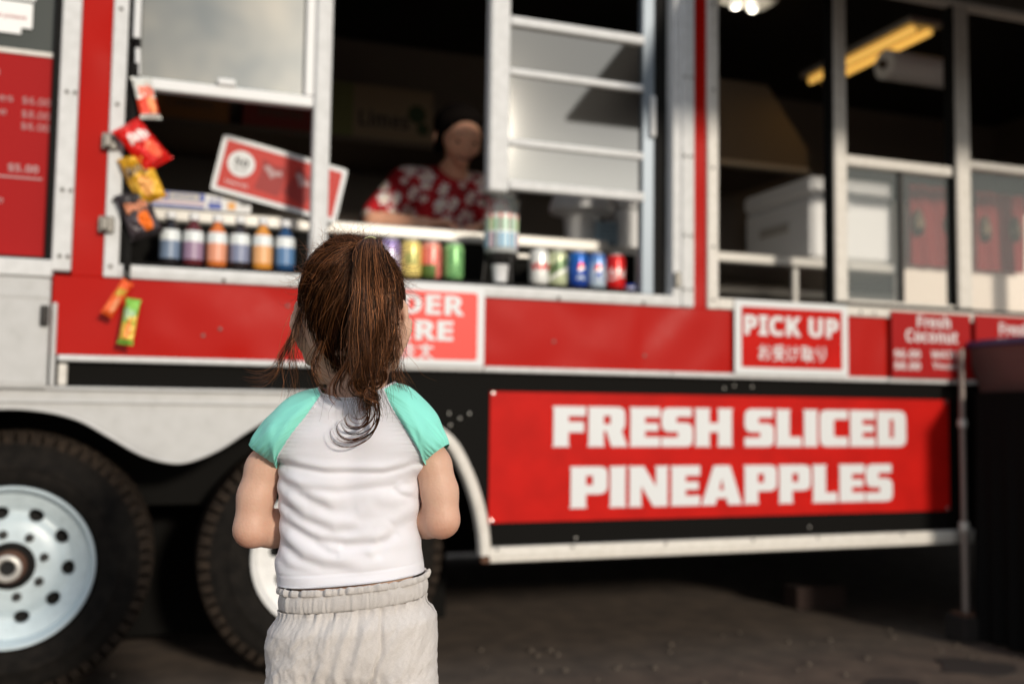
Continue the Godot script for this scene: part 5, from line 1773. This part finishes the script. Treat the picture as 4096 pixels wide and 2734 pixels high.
func girl() -> void:
	var G := thing("person", "small girl with a brown ponytail in a mint and white top, seen from behind", "person", Vector3(0.253, 0.0, 1.435))
	G.rotation_degrees.y = -19.145
	# ---- skin
	var sm := skin_mat("skin_girl", lin(0.60, 0.372, 0.270))
	var freckle := FastNoiseLite.new()
	freckle.seed = 8
	freckle.frequency = 28.0
	var tint := func(p: Vector3) -> Color:
		var e := minf((p - Vector3(-0.152, 0.610, 0.028)).length(), (p - Vector3(0.132, 0.628, 0.028)).length())
		var k := exp(-e * e / 0.0007) * 0.50 + 0.16 * freckle.get_noise_3d(p.x, p.y, p.z) + 0.12 * freckle.get_noise_3d(p.x * 4.0, p.y * 4.0, p.z * 4.0) + 0.05
		return Color(1, 1, 1).lerp(Color(0.80, 0.52, 0.46), clampf(k, 0.0, 1.0))
	var mb := MB.new()
	var b := Body.new()
	b.setup(Vector3(-0.205, 0.40, -0.19), Vector3(0.185, 0.90, 0.11), 0.005, 0.016)
	b.bone(Vector3(-0.004, 0.895, -0.004), Vector3(0.001, 0.81, 0.006), 0.041, 0.044)
	b.bone(Vector3(-0.050, 0.798, 0.0), Vector3(0.048, 0.803, 0.0), 0.029, 0.029)
	b.bone(Vector3(-0.02, 0.75, -0.004), Vector3(-0.02, 0.60, -0.010), 0.052, 0.052)
	b.bone(Vector3(0.02, 0.75, -0.004), Vector3(0.02, 0.60, -0.010), 0.052, 0.052)
	b.bone(Vector3(-0.028, 0.60, -0.004), Vector3(-0.028, 0.46, 0.0), 0.056, 0.064)
	b.bone(Vector3(0.028, 0.60, -0.004), Vector3(0.028, 0.46, 0.0), 0.056, 0.064)
	# arms: shoulder, elbow, wrist; the forearms reach forward over the belly
	b.bone(Vector3(-0.098, 0.772, 0.0), Vector3(-0.133, 0.720, 0.003), 0.024, 0.0246, 0.014)
	b.bone(Vector3(-0.133, 0.720, 0.003), Vector3(-0.1420, 0.680, 0.006), 0.0246, 0.0250, 0.014)
	b.bone(Vector3(-0.1420, 0.680, 0.006), Vector3(-0.1480, 0.634, 0.012), 0.0250, 0.0240, 0.014)
	b.bone(Vector3(-0.1440, 0.6300, 0.012), Vector3(-0.122, 0.6300, -0.022), 0.0222, 0.0258, 0.014)
	b.bone(Vector3(-0.122, 0.6300, -0.022), Vector3(-0.056, 0.6420, -0.112), 0.0258, 0.0185, 0.014)
	b.bone(Vector3(0.088, 0.776, 0.0), Vector3(0.113, 0.727, 0.003), 0.024, 0.0246, 0.014)
	b.bone(Vector3(0.113, 0.727, 0.003), Vector3(0.1230, 0.690, 0.006), 0.0246, 0.0250, 0.014)
	b.bone(Vector3(0.1230, 0.690, 0.006), Vector3(0.1290, 0.651, 0.012), 0.0250, 0.0246, 0.014)
	b.bone(Vector3(0.1250, 0.6470, 0.010), Vector3(0.104, 0.6460, -0.022), 0.0222, 0.0250, 0.014)
	b.bone(Vector3(0.104, 0.6460, -0.022), Vector3(0.048, 0.6520, -0.110), 0.0250, 0.0185, 0.014)
	b.into(mb, tint)
	for s in [-1.0, 1.0]:
		var hb := Body.new()
		var wr := Vector3(-0.056, 0.642, -0.112) if s < 0 else Vector3(0.048, 0.652, -0.110)
		hb.setup(wr - Vector3.ONE * 0.095, wr + Vector3.ONE * 0.095, 0.0032, 0.008)
		hb.bone(wr + Vector3(s * 0.02, -0.004, 0.028), wr, 0.0205, 0.0185)
		hand_bones(hb, wr, Vector3(-s * 0.55, 0.25, -0.75), Vector3(-s * 0.4, -0.2, 0.6), 0.56, s)
		hb.into(mb, tint)
	var hd := Vector3(-0.010, 0.948, 0.0)
	b = Body.new()
	b.setup(Vector3(-0.11, 0.84, -0.125), Vector3(0.095, 1.06, 0.105), 0.0038, 0.016)
	head_bones(b, hd, 0.90, Vector3(0.02, 0.02, -1.0).normalized())
	b.bone(hd + Vector3(0.004, -0.05, 0.004), Vector3(-0.001, 0.84, 0.002), 0.041, 0.042)
	b.bone(hd + Vector3(0.0, -0.040, 0.010), hd + Vector3(0.0, -0.060, 0.0), 0.058, 0.048)
	for q in [-1.0, 1.0]:
		b.bone(hd + Vector3(q * 0.046, -0.030, 0.004), hd + Vector3(q * 0.026, -0.085, 0.004), 0.024, 0.026)
		var ex := func(x: float, y: float, z: float) -> Vector3: return Vector3(-0.010 + q * x, y - (0.006 if q > 0 else 0.0), z)
		b.bone(ex.call(0.072, 0.930, 0.004), ex.call(0.060, 0.890, 0.0), 0.008, 0.006, 0.008)
		var last = ex.call(0.070, 0.936, -0.006)
		for e in [[0.079, 0.944, 0.000], [0.084, 0.940, 0.008], [0.084, 0.928, 0.014], [0.079, 0.912, 0.015], [0.071, 0.897, 0.010], [0.064, 0.884, 0.004], [0.060, 0.878, 0.0]]:
			var p = ex.call(e[0], e[1], e[2])
			b.bone(last, p, 0.0050, 0.0050, 0.004)
			last = p
		b.bone(ex.call(0.063, 0.884, 0.002), ex.call(0.061, 0.876, 0.0), 0.0072, 0.0070, 0.004)
	b.into(mb, tint)
	# legs and feet, below the picture
	b = Body.new()
	b.setup(Vector3(-0.15, -0.005, -0.16), Vector3(0.16, 0.46, 0.1), 0.009, 0.02)
	for s in [-1.0, 1.0]:
		b.bone(Vector3(s * 0.062, 0.44, 0.0), Vector3(s * 0.064, 0.235, 0.004), 0.058, 0.042)
		b.bone(Vector3(s * 0.064, 0.235, 0.004), Vector3(s * 0.066, 0.045, 0.012), 0.040, 0.026)
		b.bone(Vector3(s * 0.066, 0.036, 0.022), Vector3(s * 0.072, 0.028, -0.095), 0.024, 0.020)
	b.into(mb, tint)
	part(G, "body", mb, sm)
	for s in [-1.0, 1.0]:
		part(G, "eye", MB.new().lathe(pl([0, -0.010, 0.007, -0.007, 0.010, 0, 0.007, 0.007, 0, 0.010]), 16), M.eye_dark, hd + Vector3(s * 0.028, 0.003, -0.066))
		var so := PackedVector2Array()
		for i in 20:
			var a := TAU * i / 20
			so.append(Vector2(s * 0.070 + cos(a) * 0.034, 0.035 + sin(a) * 0.088))
		var sd := MB.new()
		sd.xf = Transform3D(Basis(Vector3.RIGHT, -PI / 2), Vector3(0, 0, 0))
		sd.prism(so, 0.0005, 0.012)
		part(G, "sandal", sd, M.shelf_brown)

	# ---- top: white body, mint raglan sleeves
	var knit := mat("white_knit", lin(0.88, 0.865, 0.915), 0.62)
	knit.heightmap_enabled = true
	knit.heightmap_texture = image_tex(256, 256, func(u: float, v: float) -> Color:
		var q := 0.5 + 0.25 * sin(u * TAU * 32.0) + 0.2 * sin(v * TAU * 64.0 + sin(u * TAU * 32.0))
		return Color(q, q, q))
	knit.heightmap_scale = 0.05
	knit.uv1_scale = Vector3(9, 5, 1)
	knit.subsurf_scatter_enabled = true
	knit.subsurf_scatter_strength = 0.04
	var nt := 281
	var nr := 190
	var pts := PackedVector3Array()
	for jv in nr:
		for i in nt: pts.append(torso_pt(TAU * i / (nt - 1), 2.0 * jv / (nr - 1)))
	var half := (nr - 1) / 2 + 1
	var tp := MB.new()
	# lower ring, then back and front panels above the armpits
	var lowr := pts.slice(0, nt * (half + 1))
	var rev := func(src: PackedVector3Array, n: int) -> PackedVector3Array:
		var o := PackedVector3Array()
		for q in range(0, src.size(), n):
			for i in n: o.append(src[q + n - 1 - i])
		return o
	tp.grid(rev.call(lowr, nt), nt, half + 1, true, 2.0, 1.0)
	var hn := (nt - 1) / 2 + 1
	for side in 2:
		var pp := PackedVector3Array()
		for jv in range(half, nr):
			for i in hn: pp.append(pts[jv * nt + i + side * (hn - 1)])
		tp.grid(rev.call(pp, hn), hn, nr - half, false, 1.0, 1.0)
	# rolled hem
	var hem := []
	for i in 141:
		var q := torso_pt(TAU * i / 140.0, 0.0)
		hem.append(q + Vector3(-q.x * 0.008, 0.0008, -q.z * 0.01))
	tp.tube(hem, 0.0016, 8, false)
	var top := part(G, "top", tp, knit)
	var mint := mat("mint_cloth", lin(0.27, 0.82, 0.68), 0.5)
	mint.rim_enabled = true
	mint.rim = 0.3
	mint.heightmap_enabled = true
	mint.heightmap_texture = knit.heightmap_texture
	mint.heightmap_scale = 0.03
	mint.uv1_scale = Vector3(4, 3, 1)
	var seam := MB.new()
	for sg in [-1.0, 1.0]:
		part(top, "sleeve", sleeve(sg), mint)
		var sp := []
		for i in 60:
			sp.append(torso_pt(PI - 0.0001 if sg < 0 else 0.0001, 1.0 + i / 59.0) + Vector3(0, 0, 0.0006))
		seam = MB.new()
		seam.tube(sp, 0.0014, 6)
		part(top, "seam", seam, knit)
	var nb := []
	for i in 41: nb.append(torso_pt(PI * i / 40.0, 2.0))
	for k in 13:
		var a := torso_pt(PI - 0.0001, 2.0)
		var c := torso_pt(PI + 0.0001, 2.0)
		nb.append(a.lerp(c, k / 12.0) + Vector3(-0.012, 0.010, 0) * sin(PI * k / 12.0))
	for i in 41: nb.append(torso_pt(PI + PI * i / 40.0, 2.0))
	for k in 13:
		var a := torso_pt(TAU - 0.0001, 2.0)
		var c := torso_pt(0.0001, 2.0)
		nb.append(a.lerp(c, k / 12.0) + Vector3(0.012, 0.010, 0) * sin(PI * k / 12.0))
	part(top, "neckband", MB.new().tube(nb, 0.0018, 8, false), knit)

	pants(G)
	hair(G, hd)


func pants(G: Node3D) -> void:
	var linen := mat("linen", Color.WHITE, 0.85)
	var n1 := FastNoiseLite.new()
	n1.seed = 51
	n1.frequency = 1.0
	n1.fractal_octaves = 3
	var weave := func(u: float, v: float) -> float:
		var a := n1.get_noise_2d(u * 7.0, v * 150.0)
		var c := n1.get_noise_2d(u * 150.0 + 50.0, v * 9.0)
		return 0.5 + 0.55 * a + 0.40 * c + 0.10 * sin((u + v) * TAU * 96.0)
	linen.albedo_texture = image_tex(512, 512, func(u: float, v: float) -> Color:
		var q: float = weave.call(u, v)
		return lin(0.62, 0.575, 0.54).lerp(lin(0.85, 0.80, 0.765), clampf(q, 0, 1)))
	linen.heightmap_enabled = true
	linen.heightmap_texture = image_tex(512, 512, func(u: float, v: float) -> Color:
		var q: float = weave.call(u, v)
		return Color(q, q, q))
	linen.heightmap_scale = 0.07
	linen.uv1_scale = Vector3(7, 4, 1)
	linen.rim_enabled = true
	linen.rim = 0.3
	var nz := FastNoiseLite.new()
	nz.seed = 12
	nz.frequency = 1.0
	var nu := 321
	var mb := MB.new()
	# main shell
	var nv := 90
	var p := PackedVector3Array()
	var tilt := func(q: Vector3) -> Vector3: return Vector3(q.x, q.y + q.x * 0.105 * smoothstep(0.44, 0.52, q.y), q.z)
	for j in nv:
		var t := float(j) / (nv - 1)
		var y := lerpf(0.365, 0.532, t)
		for i in nu:
			var th := -TAU * i / (nu - 1)
			var q := pants_r(th, y)
			var o := Vector3(q.x, 0, q.z * 1.3).normalized()
			var sx := q.x
			var back := smoothstep(-0.02, 0.03, q.z)
			# gathers falling from the waistband, long soft pleats, and the centre-back seam with its cleft
			var g := 0.0030 * exp(-(0.528 - y) / 0.018) * nz.get_noise_2d(th * 9.0, y * 6.0) + 0.0011 * exp(-(0.528 - y) / 0.012) * sin(th * 46.0 + 3.2 * sin(th * 7.0))
			g += 0.0035 * smoothstep(0.55, 0.45, t) * nz.get_noise_2d(sx * 60.0, y * 18.0)
			g += 0.0042 * nz.get_noise_2d(sx * 34.0 - y * 9.0, y * 13.0 + 4.0)
			var seam_x := ramp([0.36, 0.016, 0.415, 0.022, 0.45, 0.045, 0.48, 0.055, 0.53, 0.052], y)
			for q2 in [[-0.022, 0.0060, 0.009], [0.000, 0.0060, 0.0075], [0.022, 0.0052, 0.007], [-0.058, 0.0030, 0.012], [0.092, 0.0025, 0.009]]:
				var cx: float = q2[0] + (0.475 - y) * -0.25
				g += q2[1] * back * exp(-pow((sx - cx) / q2[2], 2.0)) * smoothstep(0.40, 0.45, y) * smoothstep(0.530, 0.505, y)
			g -= 0.0050 * back * exp(-pow((sx - seam_x) / 0.0028, 2.0))
			g -= 0.024 * back * exp(-pow((sx - seam_x) / 0.012, 2.0)) * smoothstep(0.445, 0.395, y)
			p.append(tilt.call(q + o * g))
	mb.grid(p, nu, nv, true, 2.0, 1.0)
	var pt := part(G, "shorts", mb, linen)
	# waistband with elastic gathers
	p = PackedVector3Array()
	var nw := 22
	for j in nw:
		var t := float(j) / (nw - 1)
		for i in nu:
			var th := -TAU * i / (nu - 1)
			var q := pants_r(th, 0.528)
			var o := Vector3(q.x, 0, q.z * 1.3).normalized()
			var g := 0.0010 * sin(th * 44.0 + 4.5 * sin(th * 6.0) + 2.0 * sin(th * 17.0)) * (0.75 + 0.9 * nz.get_noise_1d(th * 6.0)) + 0.0012 * nz.get_noise_2d(th * 30.0, t * 0.6) + 0.0022 * sin(PI * t) - 0.0012
			g -= 0.0016 * (exp(-t * t / 0.004) + exp(-(t - 1.0) * (t - 1.0) / 0.004))
			p.append(tilt.call(Vector3(q.x, 0.5315 + 0.0235 * t, q.z) + o * g))
	part(pt, "waistband", MB.new().grid(p, nu, nw, true, 2.0, 0.4), linen)
	# paper-bag frill
	p = PackedVector3Array()
	var nf := 13
	for j in nf:
		var t := float(j) / (nf - 1)
		var a := TAU * (t * 0.86 - 0.32)
		for i in nu:
			var th := -TAU * i / (nu - 1)
			var q := pants_r(th, 0.528)
			var o := Vector3(q.x, 0, q.z * 1.3).normalized()
			var wv := 1.3 * nz.get_noise_2d(th * 7.5, 3.0) + 0.7 * sin(th * 23.0 + 3.5 * sin(th * 4.0)) + 0.5 * sin(th * 37.0 + 2.0 * sin(th * 7.0))
			var rr := 0.0030 * (1.0 + 0.07 * wv)
			p.append(tilt.call(Vector3(q.x, 0.5592 + 0.0010 * wv, q.z) + o * (-0.0010 + 0.0026 * wv + cos(a) * rr * 0.8)) + Vector3(0, sin(a) * rr * 1.6, 0))
	part(pt, "frill", MB.new().grid(p, nu, nf, true, 2.0, 0.2), linen)
	# legs of the shorts, below the picture
	for s in [-1.0, 1.0]:
		var lp := PackedVector3Array()
		for j in 14:
			var t := j / 13.0
			for i in 49:
				var th := -TAU * i / 48.0
				var y := lerpf(0.10, 0.40, t)
				var r := lerpf(0.062, 0.064, t)
				lp.append(Vector3((-0.062 if s < 0 else 0.068) + cos(th) * (r + 0.003 * sin(th * 5.0 + t * 4.0)), y, 0.004 + sin(th) * (r * lerpf(1.0, 1.25, t))))
		part(pt, "leg", MB.new().grid(lp, 49, 14, true), linen)


func hair(G: Node3D, hd: Vector3) -> void:
	var r := RandomNumberGenerator.new()
	r.seed = 99
	var nz := FastNoiseLite.new()
	nz.seed = 15
	nz.frequency = 1.0
	var hm := mat("brown_hair", Color.WHITE, 0.29, 0.45)
	hm.vertex_color_use_as_albedo = true
	hm.metallic_specular = 0.4
	var rad := Vector3(0.0735, 0.0905, 0.0870)
	var c0 := hd + Vector3(0.0, 0.016, 0.006)
	var tie := Vector3(0.022, 1.046, 0.052)
	var dt := ((tie - c0) / rad).normalized()
	var shade := func(k: float) -> Color:
		return Color(0.011, 0.0048, 0.0028).lerp(Color(0.36, 0.138, 0.052), k * k * k)
	# dark cap under the strands
	var cp := PackedVector3Array()
	for j in 33:
		for i in 65:
			var a := -TAU * i / 64.0
			var e := lerpf(-0.50, 1.0, j / 32.0) * PI / 2
			var d := Vector3(cos(e) * cos(a), sin(e), cos(e) * sin(a))
			if d.z < -0.35: d.z = -0.35 - (d.z + 0.35) * 0.1
			var sh := 0.985 - 0.16 * smoothstep(-0.02, -0.20, d.y) * smoothstep(0.62, 0.30, d.z)
			cp.append(c0 + d * rad * sh)
	part(G, "hair_cap", MB.new().grid(cp, 65, 33, true), mat("hair_under", lin(0.014, 0.007, 0.004), 0.6))
	# hair combed up to the tie
	var H := Hair.new()
	var made := 0
	while made < 6000:
		var d := Vector3(r.randfn(), r.randfn(), r.randfn()).normalized()
		if d.z < -0.62 or d.y < -0.88 or (d.z < -0.25 and d.y < 0.25) or (absf(d.x) > 0.66 and d.y < -0.14 and d.z < 0.46) or (absf(d.x) > 0.5 and d.y < -0.6): continue
		var ang := d.angle_to(dt)
		if ang < 0.12: continue
		made += 1
		var k := r.randf()
		var lift := 1.005 + 0.045 * k * k + (r.randf_range(0.01, 0.05) if r.randf() < 0.05 else 0.0)
		var m := 13
		var pts := PackedVector3Array()
		var sw := r.randf_range(-1, 1)
		var ph := r.randf() * TAU
		var stop := r.randf_range(0.80, 0.99)
		for i in m:
			var t := float(i) / (m - 1) * stop
			var q := d.slerp(dt, t)
			var sd := q.cross(dt).normalized()
			var clump := nz.get_noise_3d(d.x * 5.0, d.y * 5.0, d.z * 5.0) + 0.5 * nz.get_noise_3d(d.x * 14.0, d.y * 14.0, d.z * 14.0)
			q = (q + sd * (0.17 * clump * sin(PI * t) + 0.022 * sw * sin(t * 5.0 + ph))).normalized()
			var bump := 1.0 + 0.045 * nz.get_noise_3d(q.x * 9.0 + 7.0, q.y * 9.0, q.z * 9.0)
			pts.append(c0 + q * rad * (lift * bump + 0.02 * sin(PI * t)) + Vector3(0, 0, 0.002))
		H.add(pts, r.randf_range(0.00026, 0.00050), shade.call(clampf(0.52 + 0.75 * nz.get_noise_3d(d.x * 8.0 + 3.0, d.y * 8.0, d.z * 8.0) + r.randfn() * 0.16, 0.0, 1.0)))
	# short hair on the nape, drawn up under the ponytail
	for s in 900:
		var y := r.randf_range(0.856, 0.912)
		var half := lerpf(0.028, 0.060, smoothstep(0.852, 0.912, y))
		var x := r.randf_range(-half, half)
		var zs := lerpf(0.040, 0.066, smoothstep(0.848, 0.905, y)) * sqrt(maxf(1.0 - pow(x / 0.078, 2.0), 0.1))
		var jit := Vector3(r.randfn() * 0.004, r.randfn() * 0.004, r.randf_range(0.0, 0.006))
		var pts := spline([Vector3(x - 0.002, y, zs + 0.004) + jit * 0.5, Vector3(x * 1.05 - 0.002, y + 0.030, zs + 0.018) + jit, Vector3(x * 0.95, y + 0.065, minf(zs + 0.030, 0.096)) + jit, Vector3(x * 0.7 + 0.008, y + 0.100, 0.094) + jit], 12)
		H.add(pts, r.randf_range(0.00026, 0.00045), shade.call(clampf(0.45 + 0.7 * nz.get_noise_2d(x * 90.0, y * 20.0) + r.randfn() * 0.15, 0.0, 1.0)))
	part(G, "hair", H, hm)
	# ponytail: falls from the tie down the middle of the back
	H = Hair.new()
	var line := [Vector3(0.022, 1.043, 0.048), Vector3(0.024, 1.044, 0.070), Vector3(0.028, 1.022, 0.094), Vector3(0.034, 0.982, 0.107), Vector3(0.036, 0.935, 0.112), Vector3(0.032, 0.888, 0.109), Vector3(0.026, 0.850, 0.103), Vector3(0.028, 0.818, 0.094), Vector3(0.026, 0.790, 0.090)]
	var cen := spline(line, 60)
	var wid := [0.0, 0.007, 0.10, 0.011, 0.22, 0.0185, 0.40, 0.027, 0.55, 0.025, 0.72, 0.017, 0.90, 0.012, 1.0, 0.008]
	for s in 2600:
		var a := r.randf() * TAU
		var q := sqrt(r.randf())
		var hue := clampf(0.55 + 0.8 * nz.get_noise_2d(cos(a) * q * 7.0, sin(a) * q * 3.0) + r.randfn() * 0.17, 0.0, 1.0)
		var ox := cos(a) * q
		var oz := sin(a) * q
		var cut := r.randf_range(0.52, 0.80) if r.randf() < 0.82 else r.randf_range(0.75, 1.0)
		var m := 24
		var ph := r.randf() * TAU
		var amp := r.randf_range(0.0004, 0.0024) * (2.5 if r.randf() < 0.12 else 1.0)
		var drift := r.randfn() * (0.010 if r.randf() < 0.8 else 0.026)
		if r.randf() < 0.3: q *= r.randf_range(1.0, 1.35)
		var ck := roundf(ox * 5.0 + nz.get_noise_1d(ox * 3.0)) / 5.0
		var pts := PackedVector3Array()
		for i in m:
			var t := float(i) / (m - 1) * cut
			var c: Vector3 = cen[mini(int(t * 59.0), 58)].lerp(cen[mini(int(t * 59.0) + 1, 59)], fposmod(t * 59.0, 1.0))
			var w := ramp(wid, t)
			var x := lerpf(ox, ck, 0.55 * smoothstep(0.2, 0.8, t))
			var wave := sin(t * 15.0 + ck * 5.0) * 0.0080 * smoothstep(0.25, 0.85, t) + amp * sin(t * 24.0 + ph)
			pts.append(c + Vector3(x * w + wave + drift * t * t, 0.0012 * sin(t * 20.0 + ph), oz * (0.013 - 0.004 * t) + 0.006 * cos(t * 13.0 + ck * 5.0) * smoothstep(0.3, 0.85, t)))
		H.add(pts, r.randf_range(0.00026, 0.00050), shade.call(hue))
	# corkscrew locks at the end of the ponytail
	for lk in [[0.012, 0.905, 0.006, 0.9, 0.066], [0.030, 0.900, 0.009, 1.2, 0.100], [0.044, 0.905, 0.008, 1.1, 0.078], [0.052, 0.915, 0.008, 1.3, 0.070], [0.022, 0.895, 0.008, 1.0, 0.094], [0.038, 0.890, 0.010, 1.25, 0.088], [0.002, 0.900, 0.005, 0.8, 0.055], [0.058, 0.900, 0.006, 1.0, 0.058]]:
		var p0 := r.randf() * TAU
		var dk := r.randf_range(0.35, 0.85)
		for s in 62:
			var oa := r.randf() * TAU
			var oq := sqrt(r.randf()) * 0.0034
			var cutl := r.randf_range(0.7, 1.0)
			var spread := r.randf_range(0.85, 1.2)
			var pts := PackedVector3Array()
			for i in 26:
				var t := i / 25.0 * cutl
				var an: float = p0 + t * TAU * 1.9 * lk[3]
				var rr: float = lk[2] * smoothstep(0.0, 0.3, t) * spread * (1.0 - 0.25 * t)
				var mid := Vector3(lerpf(lk[0], 0.030 + (lk[0] - 0.030) * 0.55, t), lk[1] - lk[4] * t, 0.112 - 0.020 * t)
				pts.append(mid + Vector3(cos(an) * rr + cos(oa) * oq, sin(oa) * oq * 0.6, sin(an) * rr * 0.7 + sin(oa) * oq))
			H.add(pts, r.randf_range(0.00026, 0.00044), shade.call(clampf(dk + r.randfn() * 0.16, 0.0, 1.0)))
	# ringlets and hooks at the end
	for bnd in [
		[90, 0.0050, [Vector3(0.036, 0.880, 0.108), Vector3(0.050, 0.862, 0.112), Vector3(0.050, 0.845, 0.104), Vector3(0.034, 0.838, 0.108), Vector3(0.030, 0.826, 0.112), Vector3(0.044, 0.818, 0.110), Vector3(0.050, 0.806, 0.100)]],
		[70, 0.0044, [Vector3(0.026, 0.862, 0.106), Vector3(0.012, 0.846, 0.112), Vector3(0.016, 0.832, 0.106), Vector3(0.032, 0.826, 0.104), Vector3(0.034, 0.812, 0.108), Vector3(0.020, 0.806, 0.106)]],
		[46, 0.0034, [Vector3(0.030, 0.850, 0.100), Vector3(0.040, 0.824, 0.098), Vector3(0.043, 0.800, 0.092), Vector3(0.036, 0.780, 0.088), Vector3(0.020, 0.7685, 0.088), Vector3(0.002, 0.7655, 0.088), Vector3(-0.010, 0.772, 0.088), Vector3(-0.014, 0.784, 0.088), Vector3(-0.006, 0.794, 0.087)]],
		[34, 0.0030, [Vector3(0.026, 0.845, 0.100), Vector3(0.030, 0.815, 0.097), Vector3(0.030, 0.795, 0.092), Vector3(0.018, 0.783, 0.090), Vector3(0.002, 0.786, 0.090), Vector3(-0.004, 0.798, 0.090)]],
		[60, 0.0040, [Vector3(0.050, 0.900, 0.104), Vector3(0.062, 0.880, 0.106), Vector3(0.056, 0.866, 0.112), Vector3(0.044, 0.868, 0.110), Vector3(0.046, 0.852, 0.104)]],
		[50, 0.0060, [Vector3(0.010, 0.880, 0.104), Vector3(-0.012, 0.850, 0.092), Vector3(-0.018, 0.830, 0.082), Vector3(-0.008, 0.818, 0.080)]]]:
		for s in bnd[0]:
			var off: Vector3 = Vector3(r.randfn(), r.randfn(), r.randfn() * 0.7) * bnd[1] * 0.6
			var sub: int = s % 6
			var grow: float = [0.74, 0.86, 0.95, 1.03, 1.10, 1.18][sub] + r.randfn() * 0.012
			off = Vector3(sin(sub * 2.3), cos(sub * 1.7), sin(sub * 4.1) * 0.7) * bnd[1] * 0.7 + off * 0.22
			var shaped := []
			for q0 in bnd[2]: shaped.append((bnd[2][0] as Vector3) + (q0 - bnd[2][0]) * Vector3(grow, lerpf(1.0, grow, 0.6), 1.0))
			var q := spline(shaped, 22)
			var cut := r.randf_range(0.72, 1.0)
			var pts := PackedVector3Array()
			for i in 22:
				var t := i / 21.0 * cut
				var k := t * 21.0
				var c: Vector3 = q[mini(int(k), 20)].lerp(q[mini(int(k) + 1, 21)], fposmod(k, 1.0))
				pts.append(c + off * (1.0 - 0.35 * t) + off.cross(Vector3.UP) * 0.6 * sin(t * 6.0))
			H.add(pts, r.randf_range(0.00026, 0.00044), shade.call(r.randf()))
	var pt := part(G, "ponytail", H, hm)
	part(pt, "hair_tie", MB.new().lathe(pl([0.008, -0.005, 0.0115, -0.0035, 0.0125, 0.0, 0.0115, 0.0035, 0.008, 0.005]), 20), mat("hair_tie_green", lin(0.34, 0.33, 0.14), 0.7), Vector3(0.021, 1.0425, 0.052)).rotation.x = 1.0
	# loose hair at the sides, the nape and the crown
	H = Hair.new()
	for s in 130:
		var sg := -1.0 if r.randf() < 0.22 else 1.0
		var root := c0 + Vector3(sg * rad.x * r.randf_range(0.80, 1.0), r.randf_range(-0.052, 0.010), r.randf_range(0.012, 0.055))
		var len := r.randf_range(0.025, 0.115) * (1.0 if sg < 0 else 0.85)
		var wild := r.randf()
		wild *= wild
		var dirx := sg * r.randf_range(0.0, 0.55) * wild + r.randf_range(-0.12, 0.10) - sg * 0.06
		var dirz := r.randf_range(-0.25, 0.30)
		var ph := r.randf() * TAU
		var curl := r.randf_range(0.002, 0.011)
		var fq := r.randf_range(5.0, 11.0)
		var pts := PackedVector3Array()
		for i in 16:
			var t := i / 15.0
			pts.append(root + Vector3(dirx * len * t * (0.3 + t) + curl * t * sin(t * fq + ph), -len * t * (1.0 - 0.3 * wild * t) , dirz * len * t + curl * t * cos(t * fq + ph)))
		H.add(pts, r.randf_range(0.00018, 0.00034), shade.call(0.25 + 0.75 * r.randf()))
	# a thick lock behind each ear
	for lk in [
		[34, 0.006, [Vector3(-0.080, 0.955, 0.020), Vector3(-0.092, 0.915, 0.026), Vector3(-0.094, 0.880, 0.026), Vector3(-0.088, 0.850, 0.024), Vector3(-0.096, 0.825, 0.022)]],
		[40, 0.004, [Vector3(-0.086, 0.930, 0.0), Vector3(-0.112, 0.885, 0.0), Vector3(-0.122, 0.862, 0.0), Vector3(-0.140, 0.850, 0.0), Vector3(-0.160, 0.852, 0.0)]],
		[46, 0.006, [Vector3(0.054, 0.925, 0.030), Vector3(0.058, 0.895, 0.034), Vector3(0.058, 0.868, 0.034), Vector3(0.066, 0.848, 0.032), Vector3(0.074, 0.832, 0.030)]],
		[60, 0.006, [Vector3(-0.040, 0.900, 0.070), Vector3(-0.052, 0.870, 0.066), Vector3(-0.046, 0.850, 0.062), Vector3(-0.034, 0.838, 0.060)]]]:
		for s in lk[0]:
			var off = Vector3(r.randfn(), r.randfn() * 1.5, r.randfn()) * lk[1]
			var q := spline(lk[2], 16)
			var pts := PackedVector3Array()
			var ph := r.randf() * TAU
			for i in 16:
				var t := i / 15.0
				pts.append(q[i] + off * (0.5 + 0.9 * t) + Vector3(sin(t * 7.0 + ph), 0, cos(t * 7.0 + ph)) * 0.003 * t)
			H.add(pts, r.randf_range(0.0002, 0.00038), shade.call(0.2 + 0.8 * r.randf()))
	# frizz that stands off the crown
	for s in 760:
		var d := Vector3(r.randfn(), absf(r.randfn()) * 0.9 + 0.1, r.randfn()).normalized()
		if d.z < -0.5: continue
		var base := c0 + d * rad * 1.03
		var side := d.cross(Vector3(r.randfn(), r.randfn(), r.randfn())).normalized()
		var len := r.randf_range(0.012, 0.060)
		var bend := r.randf_range(0.6, 3.2)
		var pts := PackedVector3Array()
		for i in 12:
			var t := i / 11.0
			pts.append(base + side * len * sin(t * bend) / bend * 1.6 + d * len * 0.55 * (1.0 - cos(t * bend)) / bend + d * 0.004 * t)
		H.add(pts, r.randf_range(0.00015, 0.00025), shade.call(0.4 + 0.6 * r.randf()))
	part(G, "loose_hair", H, hm)
